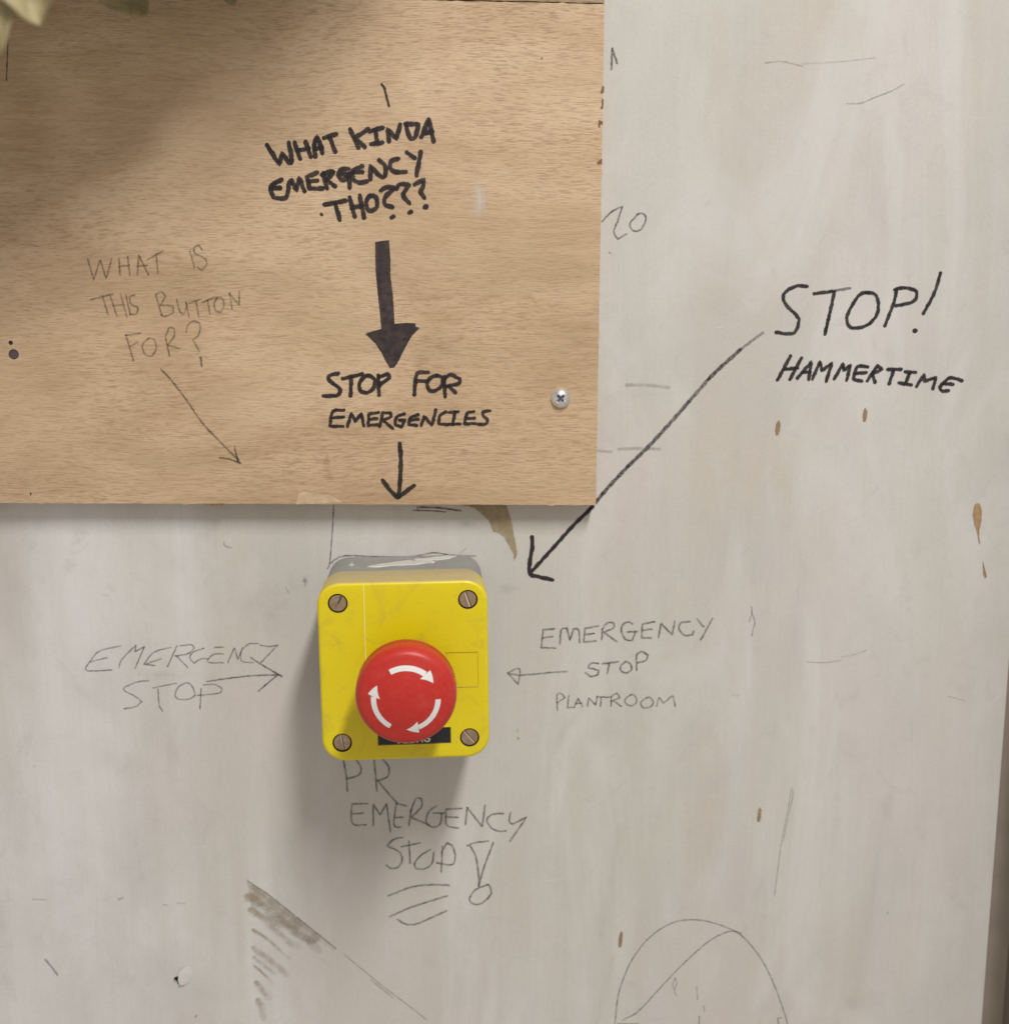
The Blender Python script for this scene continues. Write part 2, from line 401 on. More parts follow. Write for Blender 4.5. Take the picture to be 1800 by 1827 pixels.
# ------------------------------------------------------------------ traced marks, in millimetres on their surface
INK = [
 ('handwriting', 'thick black marker handwriting reading WHAT KINDA EMERGENCY THO???', 'board', 'marker', 2.2, [
  (1, 1, [[(-68.15,63.94),(-63.35,56.27),(-62.02,60.87),(-59.15,56.81),(-58.02,57.68),(-59.12,64.95)],[(-56.7,64.97),(-54.68,58.77)],[(-52.07,65.43),(-50.24,59.66)],[(-55.25,61.98),(-51.04,62.87)],[(-48.26,59.67),(-48.68,63.74),(-47.38,67.6),(-46.34,65.47),(-45.35,61.2)],[(-48.18,62.68),(-45.51,63.34)],[(-44.31,67.2),(-39.42,68.73)],[(-42.1,67.21),(-41.06,64.65),(-40.03,61.66)],[(-33.42,70.48),(-30.26,63.45)],[(-26.13,70.75),(-31.51,67.29),(-27.6,63.68)],[(-25.26,69.91),(-19.92,71.45)],[(-23.04,70.35),(-22.25,65.44)],[(-24.7,64.77),(-20.25,65.45)],[(-17.36,66.11),(-17.94,70.82),(-14.24,67.0),(-12.6,72.57)],[(-10.16,72.59),(-8.68,67.68),(-6.45,67.7),(-4.83,73.06),(-10.15,73.02)],[(-3.78,67.93),(-0.59,75.24),(1.32,66.25)],[(-2.21,69.23),(0.69,70.11)],[(-62.67,50.12),(-67.18,47.29),(-66.22,42.75),(-61.13,42.77),(-59.4,48.63),(-58.47,50.14),(-56.61,45.83),(-55.14,50.81),(-53.29,45.63)],[(-66.98,46.64),(-63.44,46.66)],[(-47.78,53.01),(-52.03,51.26),(-51.05,46.51),(-45.73,46.54)],[(-51.41,49.53),(-47.86,49.77)],[(-45.13,52.59),(-43.73,46.76)],[(-45.58,52.16),(-42.0,53.69),(-40.68,53.27),(-43.87,50.01),(-40.38,47.65)],[(-34.66,54.6),(-37.55,54.36),(-38.85,52.2),(-37.65,50.26),(-35.87,50.49),(-34.4,52.44)],[(-37.15,52.42),(-33.15,52.88)],[(-34.27,52.23),(-34.17,47.03)],[(-28.87,55.71),(-32.68,53.96),(-32.53,50.51),(-30.12,49.0),(-26.99,49.67)],[(-32.25,53.32),(-28.92,53.34)],[(-25.41,50.55),(-25.31,55.95),(-20.94,51.44),(-19.15,51.88),(-19.09,55.77),(-21.49,58.13)],[(-13.7,58.83),(-16.6,57.95),(-16.87,54.92),(-14.45,53.43),(-10.65,53.66)],[(-9.87,61.44),(-6.78,59.31)],[(-4.08,61.7),(-5.03,57.16),(-5.98,52.39)],[(-44.79,40.03),(-36.07,41.59)],[(-40.34,40.05),(-38.7,33.95)],[(-34.26,42.69),(-32.42,35.28)],[(-30.01,43.58),(-28.4,34.86)],[(-33.46,38.55),(-29.2,39.66)],[(-25.32,43.82),(-27.15,41.85),(-26.99,38.36),(-25.0,37.5),(-22.95,39.25),(-23.11,42.74),(-25.32,43.82)],[(-21.04,46.02),(-18.79,47.11),(-14.99,47.13),(-19.3,43.2),(-19.36,40.14),(-16.46,39.06)],[(-14.55,46.7),(-13.18,48.45),(-9.16,48.25),(-11.68,44.1),(-9.27,40.84)],[(-6.7,48.48),(-2.87,50.46),(-3.12,48.07),(-4.28,45.45),(-2.96,43.06)],[(-16.67,34.91),(-16.17,35.17)],[(-9.14,36.82),(-8.6,37.04)],[(-2.51,39.17),(-1.97,39.39)]]),
  (1, 0.62, [[(-46.36,36.1),(-46.1,35.84)]]),
 ]),
 ('marker_tick', 'short tapering marker tick above the first written line', 'board', 'marker', 1.13, [
  (0.95, 1, [[(-20.06,88.85),(-18.98,87.39),(-18.16,84.01),(-17.12,80.29)]]),
 ]),
 ('handwriting', 'black marker handwriting reading STOP FOR', 'board', 'marker', 1.98, [
  (1, 1, [[(-40.87,-31.07),(-44.52,-32.05),(-44.9,-34.03),(-40.68,-37.37),(-40.39,-39.04),(-41.76,-40.69),(-47.4,-40.87)],[(-38.94,-33.39),(-30.61,-31.43)],[(-35.29,-33.08),(-35.79,-40.72)],[(-28.31,-32.11),(-31.34,-34.42),(-31.75,-38.07),(-28.79,-39.55),(-25.75,-37.43),(-25.35,-33.78),(-28.31,-32.11)],[(-23.66,-32.12),(-23.48,-40.44)],[(-23.34,-32.79),(-19.66,-31.47),(-19.03,-33.14),(-23.07,-36.11)],[(-8.14,-40.51),(-6.89,-31.52),(-2.02,-30.87)],[(-7.4,-34.51),(-2.39,-34.53)],[(1.64,-32.21),(-2.05,-34.2),(-2.09,-37.87),(0.57,-38.88),(3.6,-36.89),(4.3,-33.56),(1.64,-32.21)],[(4.97,-32.89),(5.24,-41.25)],[(4.97,-33.56),(7.65,-31.9),(11.66,-33.58),(11.31,-35.59),(5.94,-36.9)],[(6.95,-36.9),(9.61,-39.59)]]),
 ]),
 ('handwriting', 'small black marker handwriting reading EMERGENCIES', 'board', 'marker', 1.64, [
  (1, 1, [[(-38.92,-47.05),(-43.59,-47.7),(-45.08,-54.06),(-39.42,-54.09)],[(-43.99,-50.37),(-38.99,-50.07)],[(-37.42,-54.11),(-35.62,-48.41),(-34.04,-52.11),(-31.29,-48.43),(-30.4,-53.81)],[(-23.95,-48.14),(-27.97,-48.79),(-28.4,-53.82),(-24.38,-53.51)],[(-28.01,-51.14),(-24.67,-50.82)],[(-23.39,-54.19),(-21.95,-48.15),(-18.62,-48.5),(-18.64,-50.18),(-22.01,-51.51),(-17.72,-55.24)],[(-12.6,-48.87),(-15.97,-50.2),(-16.69,-53.56),(-14.03,-54.59),(-12.31,-51.56),(-14.65,-51.55)],[(-6.58,-49.24),(-9.95,-50.57),(-10.66,-53.6),(-7.31,-53.95)],[(-9.96,-51.58),(-6.6,-51.26)],[(-5.29,-53.97),(-3.9,-49.93),(-0.59,-53.99),(1.16,-47.27)],[(5.51,-47.96),(2.81,-49.97),(2.44,-53.34),(6.14,-53.7)],[(6.85,-48.31),(10.89,-47.99)],[(9.54,-48.32),(8.5,-53.37)],[(6.81,-53.57),(11.53,-53.39)],[(17.62,-48.03),(14.92,-48.69),(13.55,-53.4),(18.27,-53.23)],[(14.24,-51.04),(17.95,-50.93)],[(24.7,-47.73),(21.67,-48.05),(22.0,-50.08),(23.68,-51.44),(23.0,-53.46),(19.62,-53.64)]]),
 ]),
 ('drawn_arrow', 'small marker arrow pointing down to the board bottom edge', 'board', 'marker', 2.2, [
  (1, 1, [[(-14.81,-62.02),(-14.44,-69.15),(-14.92,-78.71),(-15.64,-85.57)],[(-22.48,-78.3),(-19.18,-82.79),(-15.98,-85.92),(-9.0,-80.69)]]),
 ]),
 ('handwriting', 'faint pencil handwriting reading WHAT IS THIS BUTTON FOR?', 'board', 'pencil_wood', 1.04, [
  (0.62, 1, [[(-144.57,17.13),(-142.56,8.6),(-139.39,17.14),(-137.39,9.14),(-134.57,17.42)],[(-131.58,17.43),(-131.57,10.75)],[(-127.96,17.97),(-127.44,10.76)],[(-131.54,14.23),(-127.6,14.66)],[(-124.32,10.76),(-123.35,19.04),(-119.75,10.77)],[(-124.03,14.24),(-120.09,14.67)],[(-119.71,17.02),(-113.36,20.55)],[(-116.1,19.32),(-115.69,11.47)],[(-101.92,20.42),(-100.38,14.01)],[(-96.94,21.23),(-97.93,23.1),(-99.85,22.29),(-99.96,19.89),(-95.75,17.5),(-95.32,14.82),(-97.3,12.78),(-98.99,13.75)],[(-143.94,0.55),(-134.96,2.71)],[(-139.32,1.63),(-137.47,-5.65)],[(-136.08,1.9),(-133.84,-6.19)],[(-131.74,2.71),(-129.66,-6.74)],[(-134.96,-2.14),(-130.63,-1.6)],[(-129.52,1.9),(-128.15,-5.66)],[(-125.83,2.44),(-128.03,1.63),(-127.65,-1.33),(-124.77,-2.95),(-125.44,-5.39),(-127.88,-5.66)],[(-116.97,1.9),(-114.94,-6.21)],[(-116.93,2.71),(-114.73,3.52),(-112.92,1.91),(-115.26,-1.87)],[(-115.26,-1.87),(-110.14,-2.15),(-110.28,-5.13),(-113.87,-6.64),(-115.19,-5.94)],[(-108.4,0.29),(-107.27,-4.58),(-105.7,-5.67),(-104.18,-2.15),(-104.65,-0.52),(-103.58,-6.76)],[(-103.05,-1.07),(-98.64,0.56)],[(-100.3,-0.25),(-99.5,-6.76)],[(-97.62,-0.8),(-92.37,1.37)],[(-95.41,0.02),(-94.72,-5.41)],[(-91.28,1.37),(-92.75,-1.34),(-92.07,-4.59),(-89.9,-4.59),(-88.57,-1.34),(-89.64,1.64),(-91.85,0.83)],[(-86.06,2.99),(-85.23,-3.51)],[(-86.07,2.72),(-82.17,-1.88),(-81.96,3.53)],[(-130.41,-14.61),(-127.84,-25.27)],[(-130.52,-14.61),(-124.52,-13.69)],[(-128.87,-19.25),(-125.8,-17.62)],[(-121.11,-15.99),(-123.69,-18.71),(-122.8,-22.54),(-120.13,-23.37),(-118.07,-20.36),(-118.7,-16.54),(-121.4,-16.26)],[(-113.78,-16.0),(-112.51,-23.39)],[(-113.73,-14.91),(-111.93,-11.37),(-110.05,-11.65),(-110.2,-14.92),(-113.1,-18.73),(-108.01,-20.39)],[(-105.07,-13.29),(-104.0,-10.02),(-101.49,-8.66),(-99.1,-10.02),(-99.84,-14.39),(-102.38,-16.57),(-101.12,-18.76),(-99.87,-21.5)]]),
  (0.8, 1.3, [[(-99.34,-24.25),(-99.15,-27.56)]]),
 ]),
 ('drawn_arrow', 'thin curved pencil arrow running down to the right', 'board', 'pencil_wood', 1.1, [
  (0.8, 1, [[(-116.33,-29.15),(-112.45,-33.58),(-105.76,-43.03),(-100.1,-52.0),(-92.71,-60.47),(-84.98,-68.73)],[(-93.0,-67.54),(-89.13,-68.13),(-84.47,-69.87)],[(-86.42,-62.78),(-86.0,-66.17),(-84.47,-69.87)],[(-85.98,-65.61),(-85.29,-69.58)]]),
 ]),
 ('dark_line', 'short dark vertical line near the hanging leaves', 'board', 'brown_mark', 0.7, [  # short dark brown vertical line on the board
  (0.85, 1, [[(-171.25,105.31),(-171.97,98.35),(-172.97,88.94)]]),
 ]),
 ('handwriting', 'large black marker handwriting reading STOP!', 'wall', 'marker', 1.81, [
  (1, 1, [[(166.65,6.16),(162.4,6.43),(157.97,4.52),(156.11,1.79),(157.68,-2.04),(162.69,-6.71),(163.65,-9.46),(162.14,-13.88),(158.77,-14.7),(153.64,-13.97)],[(170.18,3.05),(177.77,3.98)],[(179.2,3.71),(177.87,-3.97),(175.82,-14.73)],[(194.81,3.61),(190.88,2.62),(187.19,-2.87),(185.45,-7.83),(187.07,-11.7),(191.65,-11.98),(196.11,-10.05),(199.3,-5.63),(199.28,-0.13),(197.41,2.9),(193.67,3.61)],[(203.03,-11.17),(206.47,-1.23),(207.56,4.55)],[(206.69,4.82),(210.63,5.64),(215.83,4.55),(216.84,2.08),(215.0,-0.68),(207.67,-2.33)],[(227.07,11.96),(225.02,3.73),(220.46,-5.65)]]),
  (0.55, 0.8, [[(177.77,3.98),(181.14,4.64),(186.2,5.46)]]),
  (1, 1.25, [[(216.98,-13.4),(217.21,-13.4)]]),
 ]),
 ('handwriting', 'bold slanting black marker handwriting reading HAMMERTIME', 'wall', 'marker', 1.83, [
  (1, 1, [[(160.44,-24.68),(155.06,-35.27)],[(165.49,-25.53),(160.76,-35.01)],[(157.72,-30.52),(163.97,-29.99)],[(164.16,-34.46),(170.13,-27.22),(169.34,-35.04)],[(166.34,-31.95),(169.76,-31.68)],[(171.04,-34.77),(174.13,-27.23),(175.17,-31.14),(179.59,-27.8),(177.4,-35.91)],[(181.07,-34.8),(184.75,-28.1),(185.19,-31.18),(188.22,-28.67),(186.84,-35.39)],[(196.01,-29.53),(191.42,-29.52),(189.7,-35.12),(193.77,-35.98)],[(190.72,-32.6),(195.57,-32.05)],[(196.34,-35.71),(200.58,-28.99),(202.98,-30.67),(198.48,-32.62)],[(198.46,-32.34),(199.85,-36.56)],[(205.57,-30.68),(211.62,-30.7)],[(208.19,-31.25),(206.51,-37.15)],[(213.71,-31.83),(218.34,-32.13)],[(215.76,-32.4),(214.02,-37.18)],[(211.12,-36.89),(216.66,-37.76)],[(219.3,-38.33),(222.44,-32.99),(222.92,-36.09),(228.03,-34.42),(226.91,-39.5)],[(240.31,-35.88),(234.43,-34.72),(230.04,-38.66),(231.33,-40.65),(234.22,-40.38)],[(231.69,-37.25),(236.07,-37.56)]]),
 ]),
 ('drawn_arrow', 'long diagonal marker arrow pointing down left at the button box', 'wall', 'marker_dry', 1.92, [
  (0.5, 0.75, [[(147.43,-14.29),(142.47,-17.91),(137.51,-21.74)]]),
  (0.88, 1, [[(137.51,-21.74),(127.62,-30.7),(123.66,-34.7)]]),
  (0.72, 0.95, [[(123.66,-34.7),(120.21,-38.7),(114.77,-44.98)]]),
  (0.86, 1, [[(114.77,-44.98),(110.31,-50.26),(97.85,-64.16),(87.8,-74.05)]]),
  (0.97, 1, [[(87.8,-74.05),(79.74,-82.72),(73.69,-89.89),(70.66,-93.48)]]),
  (1.3, 1, [[(71.76,-92.74),(63.32,-100.95),(54.21,-111.17),(44.39,-122.11)]]),
  (1.3, 1.1, [[(44.33,-106.38),(44.48,-111.05),(43.58,-116.39),(43.41,-123.11),(47.7,-124.85),(53.65,-126.28)]]),
 ]),
 ('handwriting', 'light pencil handwriting left of the box reading EMERGENCY STOP with arrow', 'wall', 'pencil', 0.81, [
  (0.75, 1, [[(-142.53,-154.33),(-152.16,-156.67),(-156.67,-161.6),(-158.96,-164.63),(-157.97,-165.77),(-152.69,-165.87),(-147.12,-165.58)],[(-156.67,-161.6),(-148.91,-159.79)],[(-143.89,-164.63),(-142.35,-160.75),(-135.64,-154.01),(-136.34,-157.23),(-131.98,-154.79),(-136.65,-165.05)],[(-120.35,-155.44),(-127.89,-157.65),(-132.68,-163.16),(-127.93,-163.81)],[(-132.42,-163.28),(-124.86,-160.78)],[(-117.4,-154.77),(-122.11,-164.48)],[(-116.07,-154.79),(-111.27,-154.32),(-109.47,-155.75),(-112.52,-158.49),(-118.42,-159.5)],[(-117.89,-159.51),(-113.08,-164.92)],[(-105.49,-156.09),(-110.37,-157.97),(-111.82,-160.74),(-110.06,-163.01),(-106.77,-161.11),(-103.57,-161.17)],[(-96.41,-155.69),(-100.42,-155.79)],[(-96.81,-158.88),(-100.81,-158.98),(-103.57,-161.17),(-103.11,-162.86),(-96.98,-163.14)],[(-94.83,-163.01),(-91.62,-156.06),(-90.23,-161.69),(-87.88,-156.12)],[(-80.86,-154.29),(-85.15,-154.49),(-88.48,-157.79),(-88.89,-161.72),(-87.07,-163.04),(-83.32,-163.22)],[(-79.82,-155.14),(-75.56,-155.78),(-72.05,-155.17)],[(-72.05,-155.17),(-79.84,-163.29)],[(-130.95,-171.05),(-136.03,-171.52),(-141.74,-173.94),(-141.83,-175.63),(-137.45,-178.26),(-134.39,-180.86),(-137.72,-183.35),(-142.56,-184.1)],[(-128.99,-174.47),(-118.49,-172.42)],[(-126.89,-175.08),(-126.72,-182.44),(-125.43,-185.59)],[(-113.14,-172.24),(-117.5,-174.13),(-119.29,-178.06),(-117.78,-180.07),(-113.5,-180.16),(-110.46,-178.23),(-111.36,-174.25),(-113.42,-172.52)],[(-107.38,-175.18),(-108.34,-184.81)],[(-106.24,-173.51),(-101.41,-173.32),(-98.01,-175.36),(-98.89,-177.33),(-103.75,-178.08),(-110.74,-178.51)]]),
  (0.95, 1.1, [[(-84.31,-160.96),(-79.08,-164.71),(-70.65,-169.95)],[(-104.56,-171.84),(-93.25,-170.37),(-82.47,-169.44),(-72.24,-169.35)],[(-72.23,-169.07),(-81.39,-176.83)],[(-74.35,-167.9),(-70.66,-170.23)]]),
 ]),
 ('handwriting', 'pencil handwriting right of the box reading EMERGENCY STOP PLANTROOM with arrow', 'wall', 'pencil', 1.14, [
  (0.82, 1, [[(54.88,-149.6),(49.68,-149.94),(48.86,-158.58),(55.24,-158.81)],[(49.41,-153.93),(54.04,-153.29)],[(57.55,-156.93),(58.08,-150.37),(60.67,-149.22),(62.18,-155.22),(63.86,-149.57),(66.2,-150.51),(66.72,-156.49)],[(75.17,-148.57),(69.09,-149.66),(68.58,-156.23),(74.11,-155.72)],[(68.83,-152.64),(73.19,-152.12)],[(77.01,-155.17),(77.23,-150.09)],[(77.23,-150.09),(79.51,-147.15),(82.42,-147.19),(82.46,-149.58),(77.83,-151.6),(84.02,-156.19)],[(91.17,-147.93),(89.4,-146.83),(86.52,-148.45),(86.29,-152.04),(88.39,-155.37),(91.32,-155.72),(92.7,-151.55)],[(89.2,-151.61),(93.57,-151.56)],[(101.65,-146.91),(95.84,-148.01),(95.68,-154.59),(100.07,-154.67)],[(95.9,-151.0),(100.27,-150.47)],[(103.58,-154.43),(104.6,-147.85),(110.0,-153.33),(111.01,-147.06)],[(118.04,-147.17),(113.96,-147.71),(113.15,-150.69),(115.87,-153.73),(119.68,-153.5),(119.94,-152.0)],[(121.53,-146.03),(124.57,-149.68)],[(128.68,-145.85),(123.58,-155.97)],[(75.71,-166.57),(72.2,-166.51),(70.77,-168.59),(75.76,-169.89),(75.2,-172.0),(72.28,-172.85),(69.63,-170.99)],[(77.47,-166.78),(84.77,-166.01)],[(80.68,-166.66),(79.88,-171.48)],[(87.99,-166.19),(85.98,-168.27),(86.61,-170.7),(89.26,-171.35),(91.28,-169.58),(90.35,-166.84),(88.28,-165.89)],[(93.64,-170.23),(93.5,-162.97),(96.11,-161.33),(98.78,-163.07),(97.95,-165.47),(94.16,-166.61)]]),
  (0.75, 0.85, [[(61.15,-170.22),(52.41,-170.66),(46.6,-171.15),(40.2,-171.52),(39.04,-171.73),(33.52,-170.61)],[(38.74,-168.6),(33.23,-170.3),(38.18,-176.13),(38.74,-168.9)],[(56.63,-188.95),(56.29,-181.63),(58.33,-180.95),(60.1,-182.93),(56.61,-185.29)],[(61.85,-182.05),(61.32,-187.83),(64.25,-187.77)],[(64.54,-187.59),(66.26,-183.36),(68.35,-187.36)],[(65.11,-186.07),(67.75,-185.82)],[(70.82,-187.41),(71.24,-183.15),(74.52,-186.88),(75.34,-182.63)],[(75.05,-182.92),(78.87,-183.0)],[(77.12,-183.27),(76.88,-187.54)],[(79.47,-183.32),(81.81,-182.76),(81.88,-187.34)],[(82.1,-182.76),(84.43,-180.98),(85.94,-183.45),(81.85,-185.2)],[(83.02,-184.92),(86.6,-187.74)],[(91.22,-182.21),(88.6,-184.11),(88.94,-186.56),(91.91,-187.54),(93.93,-185.44),(93.0,-182.68),(90.93,-182.21)],[(98.92,-183.71),(96.01,-185.79),(96.65,-188.25),(99.61,-188.62),(101.81,-186.52),(100.7,-184.05),(98.62,-183.7)],[(103.44,-187.78),(104.53,-183.52),(106.67,-186.62),(111.01,-182.73),(112.33,-188.27)]]),
 ]),
 ('handwriting', 'pencil handwriting below the box reading PR EMERGENCY STOP! underlined', 'wall', 'pencil', 1.1, [
  (0.85, 1, [[(-43.77,-208.6),(-43.32,-212.29),(-42.86,-215.43),(-42.17,-220.57),(-42.04,-226.57)],[(-37.93,-210.44),(-35.36,-215.61),(-36.77,-218.99),(-42.17,-220.57)],[(-29.48,-208.37),(-28.7,-218.62),(-28.21,-226.92)],[(-25.61,-210.72),(-22.46,-215.35),(-23.08,-219.9),(-27.42,-221.79)],[(-27.69,-221.78),(-22.95,-228.2),(-18.97,-233.19)],[(-33.02,-233.11),(-40.03,-233.22),(-40.47,-240.7),(-38.91,-243.63),(-33.77,-243.77)],[(-39.87,-238.12),(-35.01,-237.84)],[(-30.26,-244.16),(-30.06,-233.48),(-26.92,-239.04),(-23.84,-233.35),(-22.19,-247.57)],[(-19.25,-233.47),(-14.67,-234.74)],[(-19.25,-233.47),(-20.46,-241.81),(-19.97,-245.02),(-17.26,-245.38)],[(-19.9,-240.38),(-16.37,-240.48)],[(-13.44,-244.32),(-12.25,-236.83)],[(-12.81,-237.97),(-10.01,-231.41),(-7.57,-231.18),(-7.35,-235.22),(-12.3,-240.59),(-4.19,-244.57)],[(-0.56,-235.11),(-4.12,-238.2),(-5.27,-243.38),(-2.03,-245.8),(1.26,-244.14),(2.12,-238.94),(-1.95,-238.55)],[(2.12,-238.94),(3.22,-238.68)],[(11.4,-236.7),(4.05,-236.97),(3.99,-243.63),(5.61,-245.71),(9.97,-246.59)],[(4.02,-240.73),(9.74,-241.18)],[(13.27,-244.76),(14.13,-236.36)],[(14.13,-236.36),(21.19,-246.14),(22.59,-235.43)],[(31.34,-239.72),(25.86,-240.15),(23.39,-243.0),(25.85,-247.14),(29.69,-248.71),(32.44,-248.49)],[(34.63,-239.52),(34.08,-243.28),(35.73,-245.08),(42.32,-241.76),(39.03,-246.92),(34.37,-253.81)],[(-16.79,-250.51),(-20.62,-251.39),(-23.93,-254.5),(-18.0,-258.18),(-16.97,-262.31),(-19.21,-265.76),(-22.49,-265.96),(-24.37,-264.44)],[(-17.14,-255.28),(-8.39,-253.6)],[(-13.56,-252.76),(-13.16,-263.59)],[(-3.51,-257.13),(-7.64,-259.65),(-10.97,-263.66),(-10.46,-266.61),(-6.08,-266.74),(-2.76,-263.9),(-1.89,-258.64)],[(1.58,-268.74),(2.25,-255.83)],[(1.67,-258.74),(4.45,-253.85),(7.17,-255.97),(8.23,-261.28),(6.56,-265.05),(-0.57,-263.96)],[(14.03,-255.58),(17.6,-254.22),(23.92,-253.52)],[(15.4,-255.62),(18.12,-261.57),(19.46,-271.64),(19.44,-276.38)],[(19.44,-276.38),(21.95,-266.98),(26.39,-254.46)],[(23.03,-276.19),(18.05,-278.12),(14.99,-282.78),(16.91,-285.52),(20.79,-285.35),(25.24,-280.72),(24.69,-276.24),(23.03,-276.01)]]),
  (0.8, 1.05, [[(-23.82,-280.08),(-12.78,-275.98),(-3.98,-275.07),(5.37,-275.53)],[(-23.17,-290.8),(-12.92,-286.36),(4.23,-280.96)],[(-19.62,-292.41),(-15.79,-294.92),(-10.83,-295.09),(-5.28,-292.87),(3.89,-288.69)]]),
 ]),
 ('handwriting', 'pencil number 20 beside the board edge', 'wall', 'pencil', 1.01, [
  (0.85, 1, [[(74.42,34.01),(78.7,38.23),(83.32,40.53),(81.26,34.04),(79.77,29.82),(81.38,26.5),(85.08,28.63)],[(90.53,37.38),(86.87,33.46),(87.86,30.45),(91.29,30.46),(93.7,34.69),(92.71,37.39),(89.91,37.38)]]),
 ]),
 ('pencil_mark', 'small dark pencil arrowhead beside the top of the board', 'wall', 'pencil', 1.17, [
  (1, 1, [[(77.77,105.89),(77.59,97.56)],[(77.77,105.89),(79.99,100.17)]]),
 ]),
 ('pencil_arc', 'large thin pencil arc with a curve inside it at lower right', 'wall', 'pencil', 0.78, [
  (0.75, 1, [[(85.5,-360.37),(86.29,-351.73),(87.59,-336.86),(90.49,-326.29),(94.03,-317.79),(99.99,-308.74),(107.2,-302.08),(115.07,-298.07),(123.03,-297.21),(130.43,-298.24),(139.77,-301.51),(147.96,-306.4),(155.07,-314.59),(161.03,-324.13),(166.51,-336.41),(170.75,-348.07),(172.93,-355.09),(175.97,-367.38)],[(89.97,-349.72),(97.63,-345.29),(107.91,-333.59),(118.74,-321.31),(130.77,-309.79),(139.26,-304.79),(144.79,-303.98),(147.93,-305.41)],[(128.31,-349.16),(128.31,-357.98)],[(169.62,-351.42),(167.75,-351.69),(168.95,-358.21)]]),
  (0.5, 0.9, [[(115.82,-327.87),(114.66,-331.16),(115.35,-333.87),(116.36,-337.26)],[(115.82,-327.87),(116.52,-331.23),(115.66,-333.88)],[(130.2,-343.15),(130.92,-346.56)],[(126.49,-332.93),(127.17,-339.67)]]),
  (0.7, 2.2, [[(87.84,-351.93),(97.46,-352.3)]]),
 ]),
 ('pencil_line', 'pencil outline drawn round the top of the grey box', 'wall', 'pencil', 0.78, [
  (0.85, 1, [[(-44.83,-88.83),(-45.05,-91.1),(-45.87,-101.92),(-47.35,-116.26),(-48.45,-119.71)],[(-47.38,-117.42),(-43.38,-114.58),(-38.32,-113.78),(-26.53,-114.34),(-10.75,-114.54),(-0.56,-112.93),(7.35,-114.07),(18.7,-114.68)]]),
  (0.45, 0.7, [[(14.18,-110.97),(11.33,-113.54)]]),
 ]),
 ('marker_mark', 'pair of short dark dashes just under the board', 'wall', 'brown_mark', 0.75, [
  (0.8, 1, [[(-7.64,-91.76),(-7.1,-93.48)],[(-9.34,-93.29),(-2.05,-93.53),(5.26,-94.18)]]),
  (0.8, 1.5, [[(-6.52,-91.83),(1.9,-92.26),(11.74,-93.68)]]),
 ]),
 ('scuff_mark', 'faint grey scuffs on the paint right of the board', 'wall', 'pencil', 0.78, [
  (0.35, 1, [[(144.29,100.89),(151.63,101.43),(160.3,99.68)]]),
  (0.22, 1, [[(160.26,100.6),(177.46,101.71),(192.19,103.5)]]),
  (0.4, 1, [[(180.8,84.33),(187.0,84.62),(193.09,87.02),(200.4,89.89),(205.72,92.74)]]),
  (0.3, 2.6, [[(86.63,-37.31),(94.74,-37.34),(105.43,-38.39)]]),
  (0.3, 2.2, [[(73.89,-66.79),(80.02,-67.34)]]),
  (0.3, 2.4, [[(83.57,-66.09),(92.77,-65.91),(101.99,-66.23)]]),
  (0.6, 0.9, [[(146.9,-140.39),(147.28,-143.63),(146.09,-147.39)],[(146.98,-142.55),(148.77,-147.97),(148.09,-151.2),(147.68,-154.45)]]),
  (0.45, 0.8, [[(174.68,-167.74),(182.76,-168.17),(190.79,-167.22)]]),
  (0.3, 0.9, [[(190.71,-165.57),(196.59,-164.58),(202.68,-162.49)]]),
  (0.45, 0.8, [[(169.8,-230.24),(168.15,-243.06),(165.99,-257.41),(164.48,-274.82),(163.54,-285.93)],[(170.41,-231.68),(170.31,-235.96),(168.75,-244.51),(166.81,-257.43)]]),
  (0.3, 0.8, [[(139.34,-183.3),(142.57,-183.64)]]),
  (0.3, 0.8, [[(243.48,-185.95),(247.67,-187.15),(252.44,-188.64)]]),
  (0.6, 1, [[(220.01,-297.49),(220.79,-296.33)]]),
 ]),
 ('scuff_mark', 'small dark nick and specks on the white paint at lower left', 'wall', 'pencil', 0.91, [
  (0.55, 1.5, [[(-185.91,-307.62),(-183.53,-311.18),(-180.94,-315.62)]]),
  (0.35, 2, [[(-150.05,-277.86),(-148.47,-277.34)]]),
  (0.4, 0.9, [[(-94.36,-106.61),(-93.94,-108.67),(-91.48,-109.47)]]),
  (0.3, 0.8, [[(-149.14,-129.88),(-146.98,-131.2)]]),
  (0.5, 1, [[(-117.34,-340.26),(-116.77,-339.4)]]),
  (0.3, 0.9, [[(-189.56,-276.62),(-183.92,-277.08)]]),
  (0.25, 1.1, [[(-129.66,-281.35),(-127.58,-281.7)],[(-122.83,-280.71),(-119.71,-281.1)]]),
  (0.4, 0.8, [[(37.84,-197.72),(37.84,-199.38)]]),
  (1, 1, [[(38.11,-202.14),(38.38,-202.7)]]),
  (0.35, 1.2, [[(-59.12,-123.62),(-58.73,-127.54)]]),
  (0.3, 1, [[(-67.58,-128.2),(-66.15,-130.83)]]),
  (0.4, 1, [[(77.91,20.89),(78.41,20.41)]]),
 ]),
 ('scraped_patch', 'broad brown scrape at the top of the hatched corner', 'wall', 'scrape_fill', 6, [
  (0.62, 0.55, [[(-89.22,-272.34),(-85.35,-275.77),(-79.42,-281.09),(-68.55,-290.56),(-56.5,-301.36),(-50.42,-306.19)]]),
  (0.75, 1, [[(-89.08,-278.98),(-85.0,-281.52),(-79.58,-285.94),(-70.9,-294.14),(-61.05,-303.06),(-57.77,-306.86)]]),
  (0.7, 0.75, [[(-88.49,-285.66),(-83.07,-290.09),(-76.59,-297.01),(-72.8,-301.43),(-67.85,-304.67)]]),
 ]),
 ('scraped_patch', 'thin brown scrape, second from the top', 'wall', 'scrape_fill', 2.3, [
